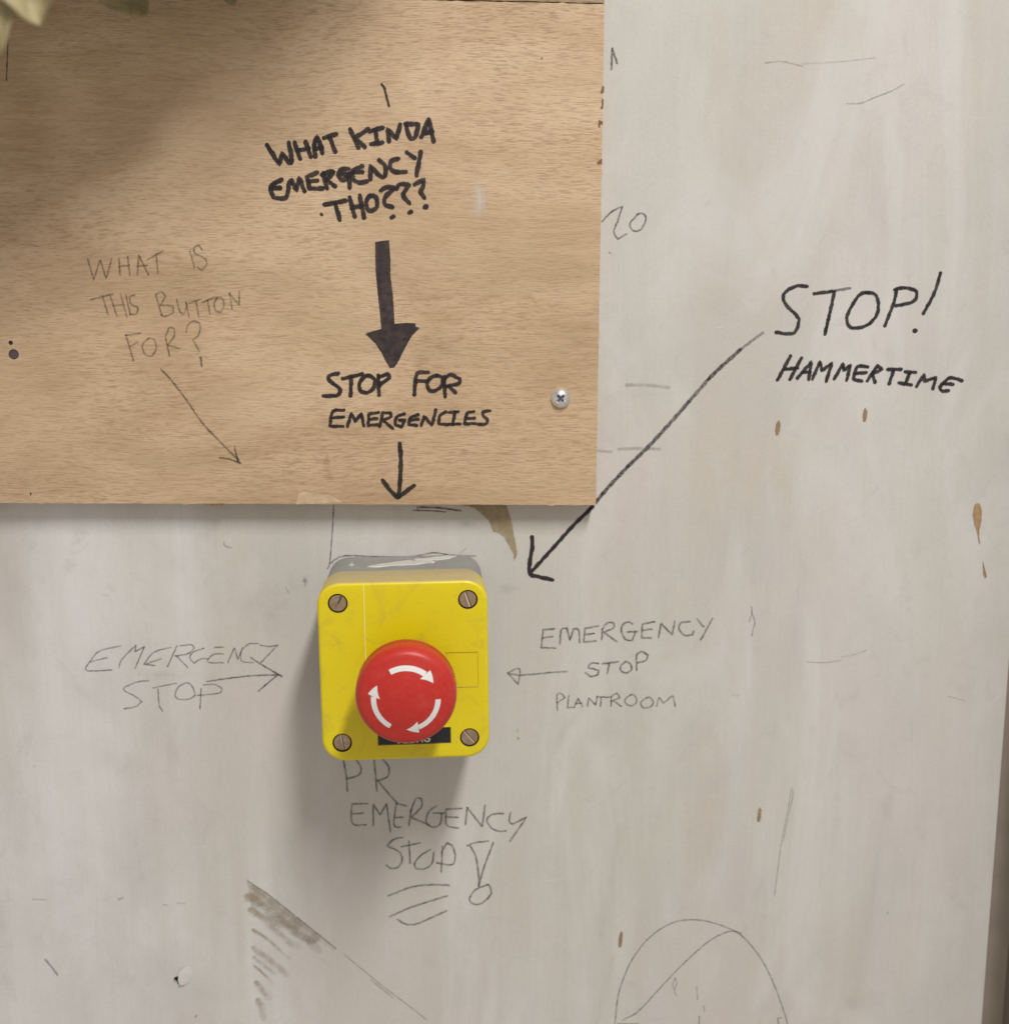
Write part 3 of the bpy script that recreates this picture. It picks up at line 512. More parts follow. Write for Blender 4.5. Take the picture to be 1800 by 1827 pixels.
  (0.85, 1, [[(-88.01,-295.72),(-85.02,-297.96),(-80.66,-301.47),(-76.33,-306.22),(-71.97,-310.69)]]),
 ]),
 ('scraped_patch', 'wide grey brown scrape, third from the top', 'wall', 'scrape_fill', 4.6, [
  (0.6, 1, [[(-87.8,-305.52),(-83.72,-309.05),(-79.36,-312.9),(-73.35,-318.99)]]),
  (0.5, 0.6, [[(-87.97,-310.13),(-84.43,-313.34),(-78.98,-318.48)]]),
 ]),
 ('scraped_patch', 'narrow brown scrape, third from the bottom', 'wall', 'scrape_fill', 1.9, [
  (0.85, 1, [[(-88.12,-314.44),(-85.13,-317.33),(-80.27,-323.4)]]),
 ]),
 ('scraped_patch', 'short brown scrape, second from the bottom', 'wall', 'scrape_fill', 4.2, [
  (0.75, 1, [[(-87.05,-323.77),(-85.18,-326.95),(-82.21,-330.8)]]),
 ]),
 ('scraped_patch', 'faint grey scrape at the very bottom', 'wall', 'scrape_fill', 4.4, [
  (0.7, 1, [[(-86.81,-333.13),(-85.51,-336.3),(-85.12,-341.33)]]),
 ]),
 ('scrape_line', 'thin brown edge line running diagonally from the scraped patch', 'wall', 'scrape', 0.75, [
  (0.9, 1.2, [[(-89.87,-270.21),(-85.83,-273.64),(-81.5,-276.8),(-68.49,-288.73),(-57.56,-298.87),(-49.3,-306.53)]]),
  (0.85, 0.7, [[(-45.41,-309.76),(-35.41,-319.41),(-24.2,-329.81),(-14.02,-338.68),(-6.05,-345.94)]]),
  (0.4, 1.6, [[(-32.65,-323.56),(-27.6,-328.44),(-22.54,-333.33)]]),
 ]),
 ('paint_streak', 'faint white brush streaks down the wall below the box', 'wall', 'white_streak', 3.5, [
  (0.4, 1, [[(54.39,-224.53),(51.87,-248.5),(46.61,-271.28),(39.92,-294.31),(33.15,-317.63),(27.66,-341.3)]]),
  (0.3, 1.3, [[(63.55,-206.6),(61.74,-240.24),(60.13,-271.69)]]),
  (0.25, 1, [[(31.78,-194.84),(33.11,-208.68),(34.97,-222.65)]]),
  (0.25, 2, [[(169.85,-118.79),(182.73,-167.62),(182.89,-229.14)]]),
  (0.25, 1.4, [[(188.93,-184.29),(186.06,-209.39),(181.78,-234.82)]]),
  (0.2, 3, [[(77.24,111.98),(82.76,70.67),(82.41,18.49)]]),
 ]),
 ('paint_streak', 'faint beige stain streaks on the wall below the writing', 'wall', 'beige_streak', 6, [
  (0.35, 1, [[(69.95,-186.02),(60.82,-198.22),(54.3,-211.95),(50.46,-237.11)]]),
  (0.35, 1.2, [[(86.9,-249.46),(83.29,-278.19),(79.54,-301.49)]]),
  (0.22, 5, [[(176.43,122.33),(189.94,76.21),(197.09,13.83)]]),
  (0.2, 4, [[(135.3,112.69),(134.79,56.94),(129.05,3.96)]]),
  (0.2, 3, [[(161.93,-87.11),(170.32,-129.47),(164.15,-172.77)]]),
  (0.25, 2.4, [[(216.58,-241.46),(212.18,-288.04),(206.56,-341.95)]]),
  (0.3, 1.2, [[(83.93,-319.42),(81.35,-331.29),(76.64,-351.33)]]),
  (0.2, 3, [[(103.6,-91.74),(99.05,-120.51),(104.81,-144.57)]]),
 ]),
]
PATCH = [
 ('drawn_arrow', 'wide solid black marker arrow pointing down between two lines of writing', 'board', 'marker_fill', [(-23.93,24.54),(-20.99,25.06),(-18.06,25.32),(-17.54,16.86),(-17.65,10.42),(-16.79,2.65),(-16.43,-3.85),(-16.2,-9.86),(-11.37,-9.47),(-7.08,-9.74),(-7.16,-11.05),(-5.58,-11.71),(-6.79,-13.02),(-8.8,-14.99),(-11.52,-19.59),(-13.56,-23.54),(-15.27,-26.85),(-16.96,-28.83),(-18.62,-28.82),(-20.56,-25.51),(-22.16,-22.2),(-24.73,-18.24),(-27.0,-15.94),(-28.94,-14.17),(-25.95,-13.12),(-21.98,-12.01),(-22.4,-6.46),(-23.33,3.95),(-24.01,13.64)], 0.06),
 ('paint_tear', 'olive brown patch where paint has torn off under the board', 'wall', 'tear', [(12.03,-91.11),(15.41,-91.71),(18.23,-92.6),(21.04,-95.21),(23.86,-97.53),(25.55,-100.14),(26.68,-103.32),(29.51,-104.51),(31.78,-106.27),(32.81,-108.59),(34.06,-110.35),(35.77,-113.85),(36.23,-117.35),(37.2,-115.61),(37.6,-113.29),(36.91,-109.22),(35.76,-103.42),(35.19,-99.96),(33.77,-94.77),(32.63,-91.31),(32.63,-89.6),(12.05,-89.39)], 0.12),
 ('scraped_wash', 'thin brown wash filling the top of the hatched corner', 'wall', 'scrape_wash', [(-89.87,-270.21),(-85.83,-273.64),(-81.5,-276.8),(-75.01,-282.75),(-68.49,-288.73),(-63.04,-293.79),(-58.11,-298.36),(-56.51,-301.98),(-60.52,-304.3),(-65.51,-301.68),(-69.93,-299.07),(-74.31,-295.87),(-78.15,-293.3),(-82.49,-289.5),(-85.75,-286.96),(-88.57,-285.05),(-89.16,-281.39)], 0.35),
 ('paint_chip', 'brown chip below the long arrow tail', 'wall', 'chip', [(156.39,-53.32),(157.24,-55.11),(157.1,-58.17),(156.41,-60.21),(155.38,-60.46),(154.77,-58.16),(155.17,-55.09)], 0.03),
 ('paint_chip', 'brown chip under the last written word', 'wall', 'chip', [(196.04,-47.93),(197.18,-49.72),(197.07,-52.53),(196.4,-54.57),(195.34,-54.31),(194.95,-51.75),(195.32,-48.94)], 0.03),
 ('paint_chip', 'small brown chip beside the faint long scratch', 'wall', 'chip', [(154.33,-239.83),(155.46,-241.01),(155.36,-245.59),(154.62,-247.58),(153.5,-246.98),(153.61,-242.68)], 0.03),
 ('paint_chip', 'brown chip left of the pencil arc', 'wall', 'chip', [(88.33,-302.07),(89.45,-303.0),(89.24,-307.13),(88.75,-310.67),(87.37,-310.62),(87.3,-306.17)], 0.03),
 ('paint_drip', 'orange brown drip with thin tail near the right edge', 'wall', 'drip', [(251.2,-92.44),(252.85,-93.25),(253.88,-96.43),(253.95,-101.2),(253.41,-104.91),(253.37,-108.1),(254.19,-112.11),(253.32,-111.3),(252.18,-106.49),(250.56,-102.49),(249.45,-97.97),(249.95,-93.74)], 0.04),
 ('paint_drip', 'small brown wedge below the larger drip', 'wall', 'chip', [(255.79,-119.63),(256.81,-122.6),(258.53,-127.74),(257.5,-128.54),(256.54,-126.36)], 0.03),
 ('veneer_chip', 'pale torn veneer chip at the board bottom edge', 'board', 'veneer', [(-59.48,-83.57),(-56.52,-82.85),(-52.41,-84.64),(-46.76,-84.44),(-43.1,-85.73),(-40.69,-87.76),(-45.62,-88.21),(-53.0,-88.39),(-57.91,-88.34),(-60.86,-88.56),(-60.05,-86.06)], 0.08),
 ('edge_chip', 'brown splinter at the board bottom edge', 'board', 'splinter', [(-101.33,-87.9),(-92.09,-87.75),(-92.61,-88.74),(-95.05,-88.72),(-96.99,-88.7)], 0.08),
 ('edge_chip', 'brown nick high on the board right edge', 'board', 'splinter', [(72.45,88.97),(73.4,89.2),(73.21,86.26),(71.78,86.02)], 0.05),
 ('edge_chip', 'brown nick on the board right edge, second from top', 'board', 'splinter', [(72.29,83.76),(73.24,83.77),(73.06,79.68),(71.87,79.9),(72.33,81.27)], 0.05),
 ('edge_chip', 'brown nick on the board right edge, third from top', 'board', 'splinter', [(71.21,75.34),(73.14,74.67),(72.91,73.53),(71.96,73.52),(71.74,72.15),(71.01,72.6)], 0.05),
 ('edge_chip', 'brown nick on the board right edge, lowest', 'board', 'splinter', [(70.49,57.9),(72.87,59.76),(72.91,57.23),(70.98,57.22)], 0.05),
]
SMUDGE = [
 ('smudge', 'white chalky smear right of the marker writing', 'board', 'white_streak', 20.49, 42.13, 4.04, 10.22, 0.95),
 ('smudge', 'reddish stain above the bottom edge', 'board', 'red_smudge', -46.86, -69.24, 2.1, 3.99, 0.35),
 ('smudge', 'reddish stain near the bottom edge, lower', 'board', 'red_smudge', -46.3, -76.2, 2.85, 3.52, 0.2),
 ('speck', 'tiny dark speck near the upper right', 'board', 'brown_mark', 46.89, 99.93, 0.62, 0.89, 0.9),
 ('speck', 'tiny dark speck near the bottom left', 'board', 'brown_mark', -174.81, -82.72, 0.65, 0.99, 0.95),
 ('smudge', 'grey smudge left of the box corner', 'wall', 'pencil_soft', -58.65, -124.93, 1.7, 2.11, 0.45),
 ('smudge', 'faint grey handling smudge above left writing', 'wall', 'pencil_soft', -75.46, -137.77, 17.25, 16.13, 0.1),
 ('smudge', 'faint grey smudge right of the box top', 'wall', 'pencil_soft', 33.07, -130.17, 6.72, 3.8, 0.16),
 ('smudge', 'faint grey smudge under the board', 'wall', 'pencil_soft', 13.96, -99.87, 5.58, 3.17, 0.16),
 ('smudge', 'faint smudge under left writing', 'wall', 'pencil_soft', -124.68, -168.66, 14.98, 4.02, 0.1),
]

# ------------------------------------------------------------------ structure: wall
wb = box_bm(-1.25, 1.25, 0, 0.10, -1.35, 1.25)
wall = mobj('wall', wb, MATS['wall'], kind='structure')
wall['label'] = 'stained off white painted wall behind the board and the button box'
# pulled-out fixing hole in the plaster
boolean(wall, [cyl_bm(-.1248, -.3205, .0021, -.002, .006, 9)])
wall.data.materials.clear(); wall.data.materials.append(MATS['wall'])

post = mobj('door_frame', box_bm(.2792, .345, -.040, -.0003, -1.33, 1.23, .003, 3), post_mat(), smooth=40,
            label='brown timber door frame standing along the right edge of the wall', cat='door frame')

fb = bmesh.new()  # added dark fillet, its colour paints the soft shade beside the frame
fr = []
for k in range(9):
    a = k / 8 * math.pi / 2
    x, y = .2722 + .0070 * math.sin(a), -.0001 - .0070 * (1 - math.cos(a))
    fr.append((fb.verts.new((x, y, -1.33)), fb.verts.new((x, y, 1.23))))
for a, b_ in zip(fr, fr[1:]): fb.faces.new((a[0], a[1], b_[1], b_[0]))
mobj('shade_fillet', fb, plain('painted_corner_shade', (.23, .19, .15), .7, var=.2, scale=60), post, smooth=60)

# ------------------------------------------------------------------ plywood board
def pt_on(a, b, t): return (a[0] + (b[0] - a[0]) * t, a[1] + (b[1] - a[1]) * t)
TRc, BRc = (72.95, 121.7), (72.2, -90.2)
BLc, TLc = (-420.0, -83.5), (-420.0, 125.2)
def board_bm(corners, y_front, y_back, jit, seed):
    rnd = random.Random(seed)
    pts = []
    for k in range(4):
        a, b = corners[k], corners[(k + 1) % 4]
        L = math.hypot(b[0] - a[0], b[1] - a[1]); n = int(L / 2.2)
        nx, nz = -(b[1] - a[1]) / L, (b[0] - a[0]) / L
        for i in range(n):
            p = pt_on(a, b, i / n)
            d = 0 if i == 0 else rnd.gauss(0, jit) + (rnd.random() < .05) * rnd.uniform(.1, .45) * -1
            pts.append((p[0] + nx * -d, p[1] + nz * -d))
    b = bmesh.new()
    f = [b.verts.new((x * MM, y_front, z * MM)) for x, z in pts]
    g = [b.verts.new((x * MM, y_back, z * MM)) for x, z in pts]
    n = len(f)
    b.faces.new(f); b.faces.new(g[::-1])
    for i in range(n): b.faces.new((f[i], g[i], g[(i + 1) % n], f[(i + 1) % n]))
    bmesh.ops.recalc_face_normals(b, faces=b.faces[:])
    return b
YB = -.009
board = mobj('plywood_board', board_bm([TRc, BRc, BLc, TLc], YB, -.0004, .06, 3), MATS['wood'],
             label='wide plywood board covered in marker and pencil writing, above the button box', cat='board')
boolean(board, [cyl_bm(-.1779, -.0226, .0022, -.02, -.0078, 17), cyl_bm(-.1788, -.0177, .0010, -.02, -.0075, 9)])
board.data.materials.clear(); board.data.materials.append(MATS['wood'])
mobj('hole_plug', cyl_bm(-.1779, -.0226, .00215, -.00855, -.0078, 17), PLUG, board, label='grey filled round hole at the left')
mobj('hole_plug', cyl_bm(-.1788, -.0177, .00095, -.00850, -.0076, 9), DARK, board, label='small dark pilot hole above the grey one')
upper = mobj('plywood_board', board_bm([(72.6, 260), (73.0, 122.35), (-420, 125.9), (-420, 262)], YB + .0006, -.0004, .05, 5), MATS['wood_dark'],
             label='dirty darker board edge just above the big board, at the top of the picture', cat='board')

# ------------------------------------------------------------------ ink strokes, patches, smudges
def catmull(p, step):
    """smooth polyline but keep the sharp corners"""
    n = len(p)
    if n == 2:
        d = math.dist(p[0], p[1]); k = max(1, int(d / step))
        return [pt_on(p[0], p[1], i / k) for i in range(k + 1)]
    corner = [True] * n
    closed = math.dist(p[0], p[-1]) < .4
    for i in range(1, n - 1):
        a = math.atan2(p[i][1] - p[i - 1][1], p[i][0] - p[i - 1][0]); b = math.atan2(p[i + 1][1] - p[i][1], p[i + 1][0] - p[i][0])
        corner[i] = abs((b - a + math.pi) % (2 * math.pi) - math.pi) > R(75)
    out = []
    for i in range(n - 1):
        p1, p2 = p[i], p[i + 1]
        p0 = p[i - 1] if i > 0 and not corner[i] else (p[-2] if closed and i == 0 else (2 * p1[0] - p2[0], 2 * p1[1] - p2[1]))
        p3 = p[i + 2] if i + 2 < n and not corner[i + 1] else (p[1] if closed and i + 2 == n else (2 * p2[0] - p1[0], 2 * p2[1] - p1[1]))
        k = max(2, int(math.dist(p1, p2) / step))
        for j in range(k):
            t = j / k; q = []
            for c in (0, 1):
                m1, m2 = (p2[c] - p0[c]) * .5, (p3[c] - p1[c]) * .5
                q.append((2*t**3-3*t**2+1)*p1[c] + (t**3-2*t**2+t)*m1 + (-2*t**3+3*t**2)*p2[c] + (t**3-t**2)*m2)
            out.append(tuple(q))
    out.append(p[-1])
    return out

def ribbons(name, label, surf, mat, width, groups, y0):
    verts, faces, ink, edge = [], [], [], []
    sk = 0
    soft = mat not in ('marker', 'marker_fill', 'marker_dry')
    for op, wf, strokes in groups:
        w = width * wf / 2
        for st in strokes:
            ph = random.uniform(0, 9)
            p = catmull(st, max(.35, w * .5))
            # drop doubled points, wobble the hand a little
            q = [p[0]]
            for a in p[1:]:
                if math.dist(a, q[-1]) > .05: q.append(a)
            if len(q) < 2: q.append((q[0][0] + .05, q[0][1]))
            amp = min(.06, width * .06)
            q = [(a[0] + amp * math.sin(i * .9 + ph), a[1] + amp * math.cos(i * .7 + ph * 2)) for i, a in enumerate(q)]
            n = len(q)
            rows = []
            def tang(i):
                a, b = q[max(0, i - 1)], q[min(n - 1, i + 1)]
                d = math.dist(a, b) or 1
                return (b[0] - a[0]) / d, (b[1] - a[1]) / d
            NC = 5
            seq = []
            y = y0 - sk * 1.2e-6; sk += 1
            tx, ty = tang(0)
            for k in range(NC, 0, -1):
                a = k / NC * math.pi / 2 * .98
                seq.append((q[0][0] - tx * w * math.sin(a), q[0][1] - ty * w * math.sin(a), tx, ty, math.cos(a)))
            for i in range(n):
                tx, ty = tang(i); seq.append((q[i][0], q[i][1], tx, ty, 1))
            for k in range(1, NC + 1):
                a = k / NC * math.pi / 2 * .98
                seq.append((q[-1][0] + tx * w * math.sin(a), q[-1][1] + ty * w * math.sin(a), tx, ty, math.cos(a)))
            m = len(seq)
            for i, (x, z, tx, ty, s) in enumerate(seq):
                vw = w * s * (1 + .10 * math.sin(i * .55 + ph) + .05 * math.sin(i * 1.7 + ph))
                pr = op
                if soft:
                    t = i / m
                    pr = op * ((1 - t) ** .6 * 1.2 if name == 'scraped_patch' else 1) * (.86 + .14 * math.sin(i * .35 + ph)) * min(1, .55 + 6 * min(t, 1 - t))
                base = len(verts)
                for v in (-1, -.5, 0, .5, 1):
                    verts.append(((x - ty * vw * v) * MM, y, (z + tx * vw * v) * MM))
                    ink.append(pr); edge.append(1 - abs(v))
                rows.append(base)
                y -= 1.5e-7
            for a, b in zip(rows, rows[1:]):
                for k in range(4): faces.append((a + k, a + k + 1, b + k + 1, b + k))
    me = bpy.data.meshes.new(name)
    me.from_pydata(verts, [], faces)
    for nm, d in (('ink', ink), ('edge', edge)):
        at = me.attributes.new(nm, 'FLOAT', 'POINT'); at.data.foreach_set('value', d)
    me.materials.append(MATS[mat])
    o = bpy.data.objects.new(name, me)
    return link(o, board if surf == 'board' else wall, label)

def patch(name, label, surf, mat, outline, jit, y):
    pts = []
    n = len(outline)
    for i in range(n):
        a, b = outline[i], outline[(i + 1) % n]
        k = max(1, int(math.dist(a, b) / .3))
        for j in range(k):
            p = pt_on(a, b, j / k)
            pts.append((p[0] + random.gauss(0, jit), p[1] + random.gauss(0, jit)))
    b = bmesh.new()
    f = [b.verts.new((x * MM, y, z * MM)) for x, z in pts]
    es = [b.edges.new((f[i], f[(i + 1) % len(f)])) for i in range(len(f))]
    bmesh.ops.triangle_fill(b, use_beauty=True, edges=es)
    me = bpy.data.meshes.new(name); b.to_mesh(me); b.free()
    for nm in ('ink', 'edge'):
        at = me.attributes.new(nm, 'FLOAT', 'POINT'); at.data.foreach_set('value', [.42 if name == 'scraped_wash' else .96] * len(me.vertices))
    me.materials.append(MATS[mat])
    return link(bpy.data.objects.new(name, me), board if surf == 'board' else wall, label)

def smudge(name, label, surf, mat, cx, cz, rx, rz, op, y):
    verts, faces, ink = [(cx * MM, y, cz * MM)], [], [op]
    N, RN = 28, 6
    for r in range(1, RN + 1):
        for i in range(N):
            a = 2 * math.pi * i / N; k = r / RN * (1 + .16 * math.sin(3 * a + cx) + .1 * math.sin(5 * a + cz))
            verts.append(((cx + rx * k * math.cos(a)) * MM, y, (cz + rz * k * math.sin(a)) * MM))
            t = 1 - r / RN; ink.append(op * t * t * (3 - 2 * t))
    for i in range(N): faces.append((0, 1 + i, 1 + (i + 1) % N))
    for r in range(RN - 1):
        for i in range(N):
            a, b = 1 + r * N, 1 + (r + 1) * N; j = (i + 1) % N
            faces.append((a + i, b + i, b + j, a + j))
    me = bpy.data.meshes.new(name); me.from_pydata(verts, [], faces)
    at = me.attributes.new('ink', 'FLOAT', 'POINT'); at.data.foreach_set('value', ink)
    at = me.attributes.new('edge', 'FLOAT', 'POINT'); at.data.foreach_set('value', [1.0] * len(verts))
    me.materials.append(MATS[mat])
    return link(bpy.data.objects.new(name, me), board if surf == 'board' else wall, label)

YS = {'wall': 0.0, 'board': YB}
lay = 0
for nm, lb, sf, mt, cx, cz, rx, rz, op in SMUDGE:
    lay += 1; smudge(nm, lb, sf, mt, cx, cz, rx, rz, op, YS[sf] - 3e-5 - lay * 2e-6)
for nm, lb, sf, mt, ol, jt in PATCH:
    lay += 1; patch(nm, lb, sf, mt, ol, jt, YS[sf] - 8e-5 - lay * 2e-6)
for nm, lb, sf, mt, wd, gr in INK:
    early = mt in ('white_streak', 'beige_streak')
    ribbons(nm, lb, sf, mt, wd, gr, YS[sf] - (1.2e-4 if not early else 1e-5))

# torn paper flap beside the fixing hole, real thin curled flap
def flap():
    b = bmesh.new()
    out = [(-.1240, -.3165), (-.1226, -.3145), (-.1205, -.3135), (-.1185, -.3140), (-.1178, -.3165), (-.1182, -.3195), (-.1195, -.3215), (-.1218, -.3228), (-.1238, -.3222), (-.1243, -.3195)]
    c = b.verts.new((-.1200, -.0009, -.3180))
    rim = [b.verts.new((x, -.0001 - max(0, (-.1195 - x)) * .30, z)) for x, z in out]
    for i in range(len(rim)): b.faces.new((c, rim[i], rim[(i + 1) % len(rim)]))
    ex = bmesh.ops.extrude_face_region(b, geom=b.faces[:])
    for v in ex['geom']:
        if isinstance(v, bmesh.types.BMVert): v.co.y += .00022
    bmesh.ops.recalc_face_normals(b, faces=b.faces[:])
    return b
mobj('torn_paper', flap(), TORN, wall, smooth=60, label='torn white paper flap beside a small fixing hole')
mobj('hole_lining', cyl_bm(-.1248, -.3205, .00205, .0022, .005, 9), DARK, wall)

# ------------------------------------------------------------------ zinc screw in the board
sx, sz = .0560, -.0423
sc = mobj('screw', lathe_bm(sx, sz, [(0, YB - .0029), (.0012, YB - .00285), (.0024, YB - .0026), (.0034, YB - .0020), (.0040, YB - .0012), (.00425, YB - .0007), (.0043, YB - .0003), (.0042, YB + .0004), (0, YB + .0004)], 48),
          CHR, board, smooth=50, label='shiny zinc pan head screw with cross recess')
def bar(ang, L, w):
    b = box_bm(-L, L, YB - .004, YB - .0012, -w, w, .0004, 2)
    bmesh.ops.rotate(b, verts=b.verts, cent=(0, 0, 0), matrix=Matrix.Rotation(R(ang), 3, 'Y'))
    bmesh.ops.translate(b, verts=b.verts, vec=(sx - .0003, 0, sz)); return b
boolean(sc, [bar(45, .0023, .00062), bar(-45, .0023, .00062)], 40)
mobj('recess_floor', cyl_bm(sx - .0003, sz, .0019, YB - .00135, YB - .0010, 16), plain('dull_zinc', (.16, .165, .17), .5, .6), board)

# ------------------------------------------------------------------ emergency stop box
BX, BZ, ROLL = -.0131, -.1523, R(-.6)
est = bpy.data.objects.new('emergency_stop_button', None)
link(est, label='yellow and grey emergency stop box with red mushroom push button on the wall', cat='emergency stop')
est.empty_display_size = .03
BW, BH = .0702, .0770
base = mobj('base_box', prism_bm(BW - .0012, BH - .0012, .0092, [(-.0002, 0), (-.0296, 0), (-.0302, .0006), (-.0306, .0006)]), GRY, est, smooth=35)
rings = [(-.0306, .0006), (-.0308, .0002), (-.0312, 0), (-.0515, 0)]
for i in range(1, 7):
    a = i / 6 * math.pi / 2
    rings.append((-.0515 - .0015 * math.sin(a), .0015 * (1 - math.cos(a))))
lid = mobj('lid', prism_bm(BW, BH, .0096, rings), YEL, est)
SC = [(-.0396, -.1223, 62), (.0138, -.1220, -72), (-.0398, -.1825, -80), (.0136, -.1819, -49)]
cut = [cyl_bm(x - BX, z - BZ, .0041, -.060, -.0502, 36) for x, z, _ in SC]
cut.append(box_bm(.0041 - BX, .0176 - BX, -.06, -.05265, -.1600 - BZ, -.1445 - BZ))
cut.append(box_bm(-.0250 - BX, .0058 - BX, -.06, -.0522, -.1842 - BZ, -.1770 - BZ))
boolean(lid, cut, 30)
lid.data.materials.clear(); lid.data.materials.append(YEL)
# slightly proud panel inside the recess
mobj('blank_panel', box_bm(.0045 - BX, .0172 - BX, -.0529, -.0526, -.1596 - BZ, -.1449 - BZ), YEL, lid)
mobj('mould_line', box_bm(-.02912 - BX, -.02868 - BX, -.05322, -.05290, -.1470 - BZ, -.1145 - BZ), plain('pale_yellow_edge', (.86, .78, .16), .5), lid)
mobj('label_plate', box_bm(-.0247 - BX, .0055 - BX, -.05262, -.0522, -.1839 - BZ, -.1773 - BZ), BLK, lid)
# lettering on the label, its upper half hides under the mushroom
def stroke_bm(sts, w, y):
    b = bmesh.new()
    for st in sts:
        for a, c in zip(st, st[1:]):
            d = Vector((c[0] - a[0], 0, c[1] - a[1])); L = d.length; d.normalize(); n = Vector((-d.z, 0, d.x)) * w / 2
            A, Cc = Vector((a[0], y, a[1])) - d * w * .3, Vector((c[0], y, c[1])) + d * w * .3
            b.faces.new([b.verts.new(v) for v in (A - n, Cc - n, Cc + n, A + n)]); y -= 2e-6
    return b
zb = -.18355 - BZ
def L(x, s): return [[((x + u) * MM - BX, zb + v * MM) for u, v in st] for st in s]
txt = []
txt += L(-16.2, [[(-1.0, 3), (0, .0), (1.0, 3)]])
txt += L(-13.4, [[(-.6, 3.0), (-.6, .05), (.9, .1)], [(-.6, 1.6), (.7, 1.6)]])
txt += L(-10.3, [[(-1.0, .1), (.3, .2), (.8, .9), (.8, 2.2), (.2, 3.0), (-1.0, 3.0), (-1.0, .1)]])
txt += L(-7.4, [[(-1.1, .2), (0, 3.2), (1.1, .25)], [(-.7, 1.2), (.7, 1.2)]])
txt += L(-4.3, [[(1.2, 2.6), (.3, 3.2), (-.8, 2.8), (-1.3, 1.7), (-.9, .7), (0, .3), (.9, .6), (1.2, 1.5), (.3, 1.5)]])
mobj('lettering', stroke_bm(txt, .0006, -.05266), WHT, lid)

SLOTL = plain('slot_highlight_brass', (.74, .60, .45), .45, .3)  # lighter slot floor, a highlight painted into the colour
SLOTD = plain('clogged_and_shaded_slot', (.03, .025, .012), .8)  # clogging in the top left slot, painted shade in the other slots
def screw(x, z, ang, i):
    x -= BX; z -= BZ
    b = bmesh.new()
    yf, ym = -.0525, -.0518
    r, hw, a = .00365, .00048, R(ang)
    N = 22
    for s in (0, 1):
        pts = []
        a0 = math.asin(hw / r)
        for k in range(N + 1):
            t = a0 + (math.pi - 2 * a0) * k / N
            pts.append((r * math.cos(t), r * math.sin(t)))
        rows = []
        for ins, y in ((0, ym), (0, yf + .0003), (.00025, yf)):
            row = []
            for u, v in pts:
                f = (r - ins) / r
                uu, vv = u * f, max(v * f, hw)
                if s: uu, vv = -uu, -vv
                row.append(b.verts.new((x + uu * math.cos(a) - vv * math.sin(a), y, z + uu * math.sin(a) + vv * math.cos(a))))
            rows.append(row)
        for p, q in zip(rows, rows[1:]):
            for k in range(N + 1):
                j = (k + 1) % (N + 1)
                b.faces.new((p[k], p[j], q[j], q[k]))
        b.faces.new(rows[-1])
    c = cyl_bm(x, z, r - .00002, ym - .0001, -.0505, 36)
    me = bpy.data.meshes.new('t'); c.to_mesh(me); c.free(); b.from_mesh(me); bpy.data.meshes.remove(me)
    bmesh.ops.recalc_face_normals(b, faces=b.faces[:])
    o = mobj('screw', b, BRS, lid, smooth=25, label=['dull greenish slotted screw with clogged slot, top left', 'brass slotted screw, top right', 'brass slotted screw, bottom left', 'brass slotted screw with diagonal slot, bottom right'][i])
    return o
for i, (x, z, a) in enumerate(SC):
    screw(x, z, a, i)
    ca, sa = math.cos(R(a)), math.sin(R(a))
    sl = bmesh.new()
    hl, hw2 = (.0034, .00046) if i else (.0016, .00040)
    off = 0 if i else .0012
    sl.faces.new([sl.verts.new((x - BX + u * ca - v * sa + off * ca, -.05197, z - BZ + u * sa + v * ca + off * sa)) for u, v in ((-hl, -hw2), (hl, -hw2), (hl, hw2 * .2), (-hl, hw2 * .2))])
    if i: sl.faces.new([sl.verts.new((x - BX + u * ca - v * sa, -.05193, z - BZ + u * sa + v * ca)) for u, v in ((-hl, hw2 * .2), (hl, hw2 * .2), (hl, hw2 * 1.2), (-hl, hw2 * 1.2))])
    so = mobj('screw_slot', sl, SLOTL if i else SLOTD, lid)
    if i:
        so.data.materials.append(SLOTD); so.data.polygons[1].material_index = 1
    # dark lining of the gap round the head
    mobj('hole_liner', lathe_bm(x - BX, z - BZ, [(.0041, -.0530), (.0041, -.0507), (.0037, -.0507)], 36), HOLE, lid)

# mushroom button
KX, KZ = -.0118 - BX, -.1533 - BZ
mobj('collar', lathe_bm(KX, KZ, [(.0150, -.0529), (.0150, -.0548), (.0143, -.0556), (.0120, -.0560), (.0105, -.0560)], 64), plain('black_collar', (.03, .028, .028), .45), est, smooth=40)
prof = [(.0092, -.0550), (.0092, -.0640), (.0150, -.0660), (.0186, -.0672), (.01965, -.0690)]
for i in range(0, 9):
    a = i / 8 * R(78)
    prof.append((.0165 + .0035 * math.cos(a), -.0785 - .0052 * math.sin(a)))
def dome_y(r): return -.0868 + .0034 * (r / .0172) ** 2 * (1 if r < .0172 else 1)
for r in (.0160, .0140, .0115, .009, .006, .003, 0): prof.append((r, dome_y(r)))
knob = mobj('mushroom_knob', lathe_bm(KX, KZ, prof, 96), RED, est, smooth=50)
knurl = bmesh.new()
for i in range(110):
    a = 2 * math.pi * i / 110
    vs = []
    for (rr, yy) in ((.01985, -.0700), (.02005, -.0704), (.02005, -.0725), (.01985, -.0729)):
        for da in (-.012, .012):
            vs.append(knurl.verts.new((KX + rr * math.cos(a + da), yy, KZ + rr * math.sin(a + da))))
    for k in range(3): knurl.faces.new((vs[2 * k], vs[2 * k + 1], vs[2 * k + 3], vs[2 * k + 2]))
mobj('grip_ridges', knurl, RED, knob, kind='stuff')
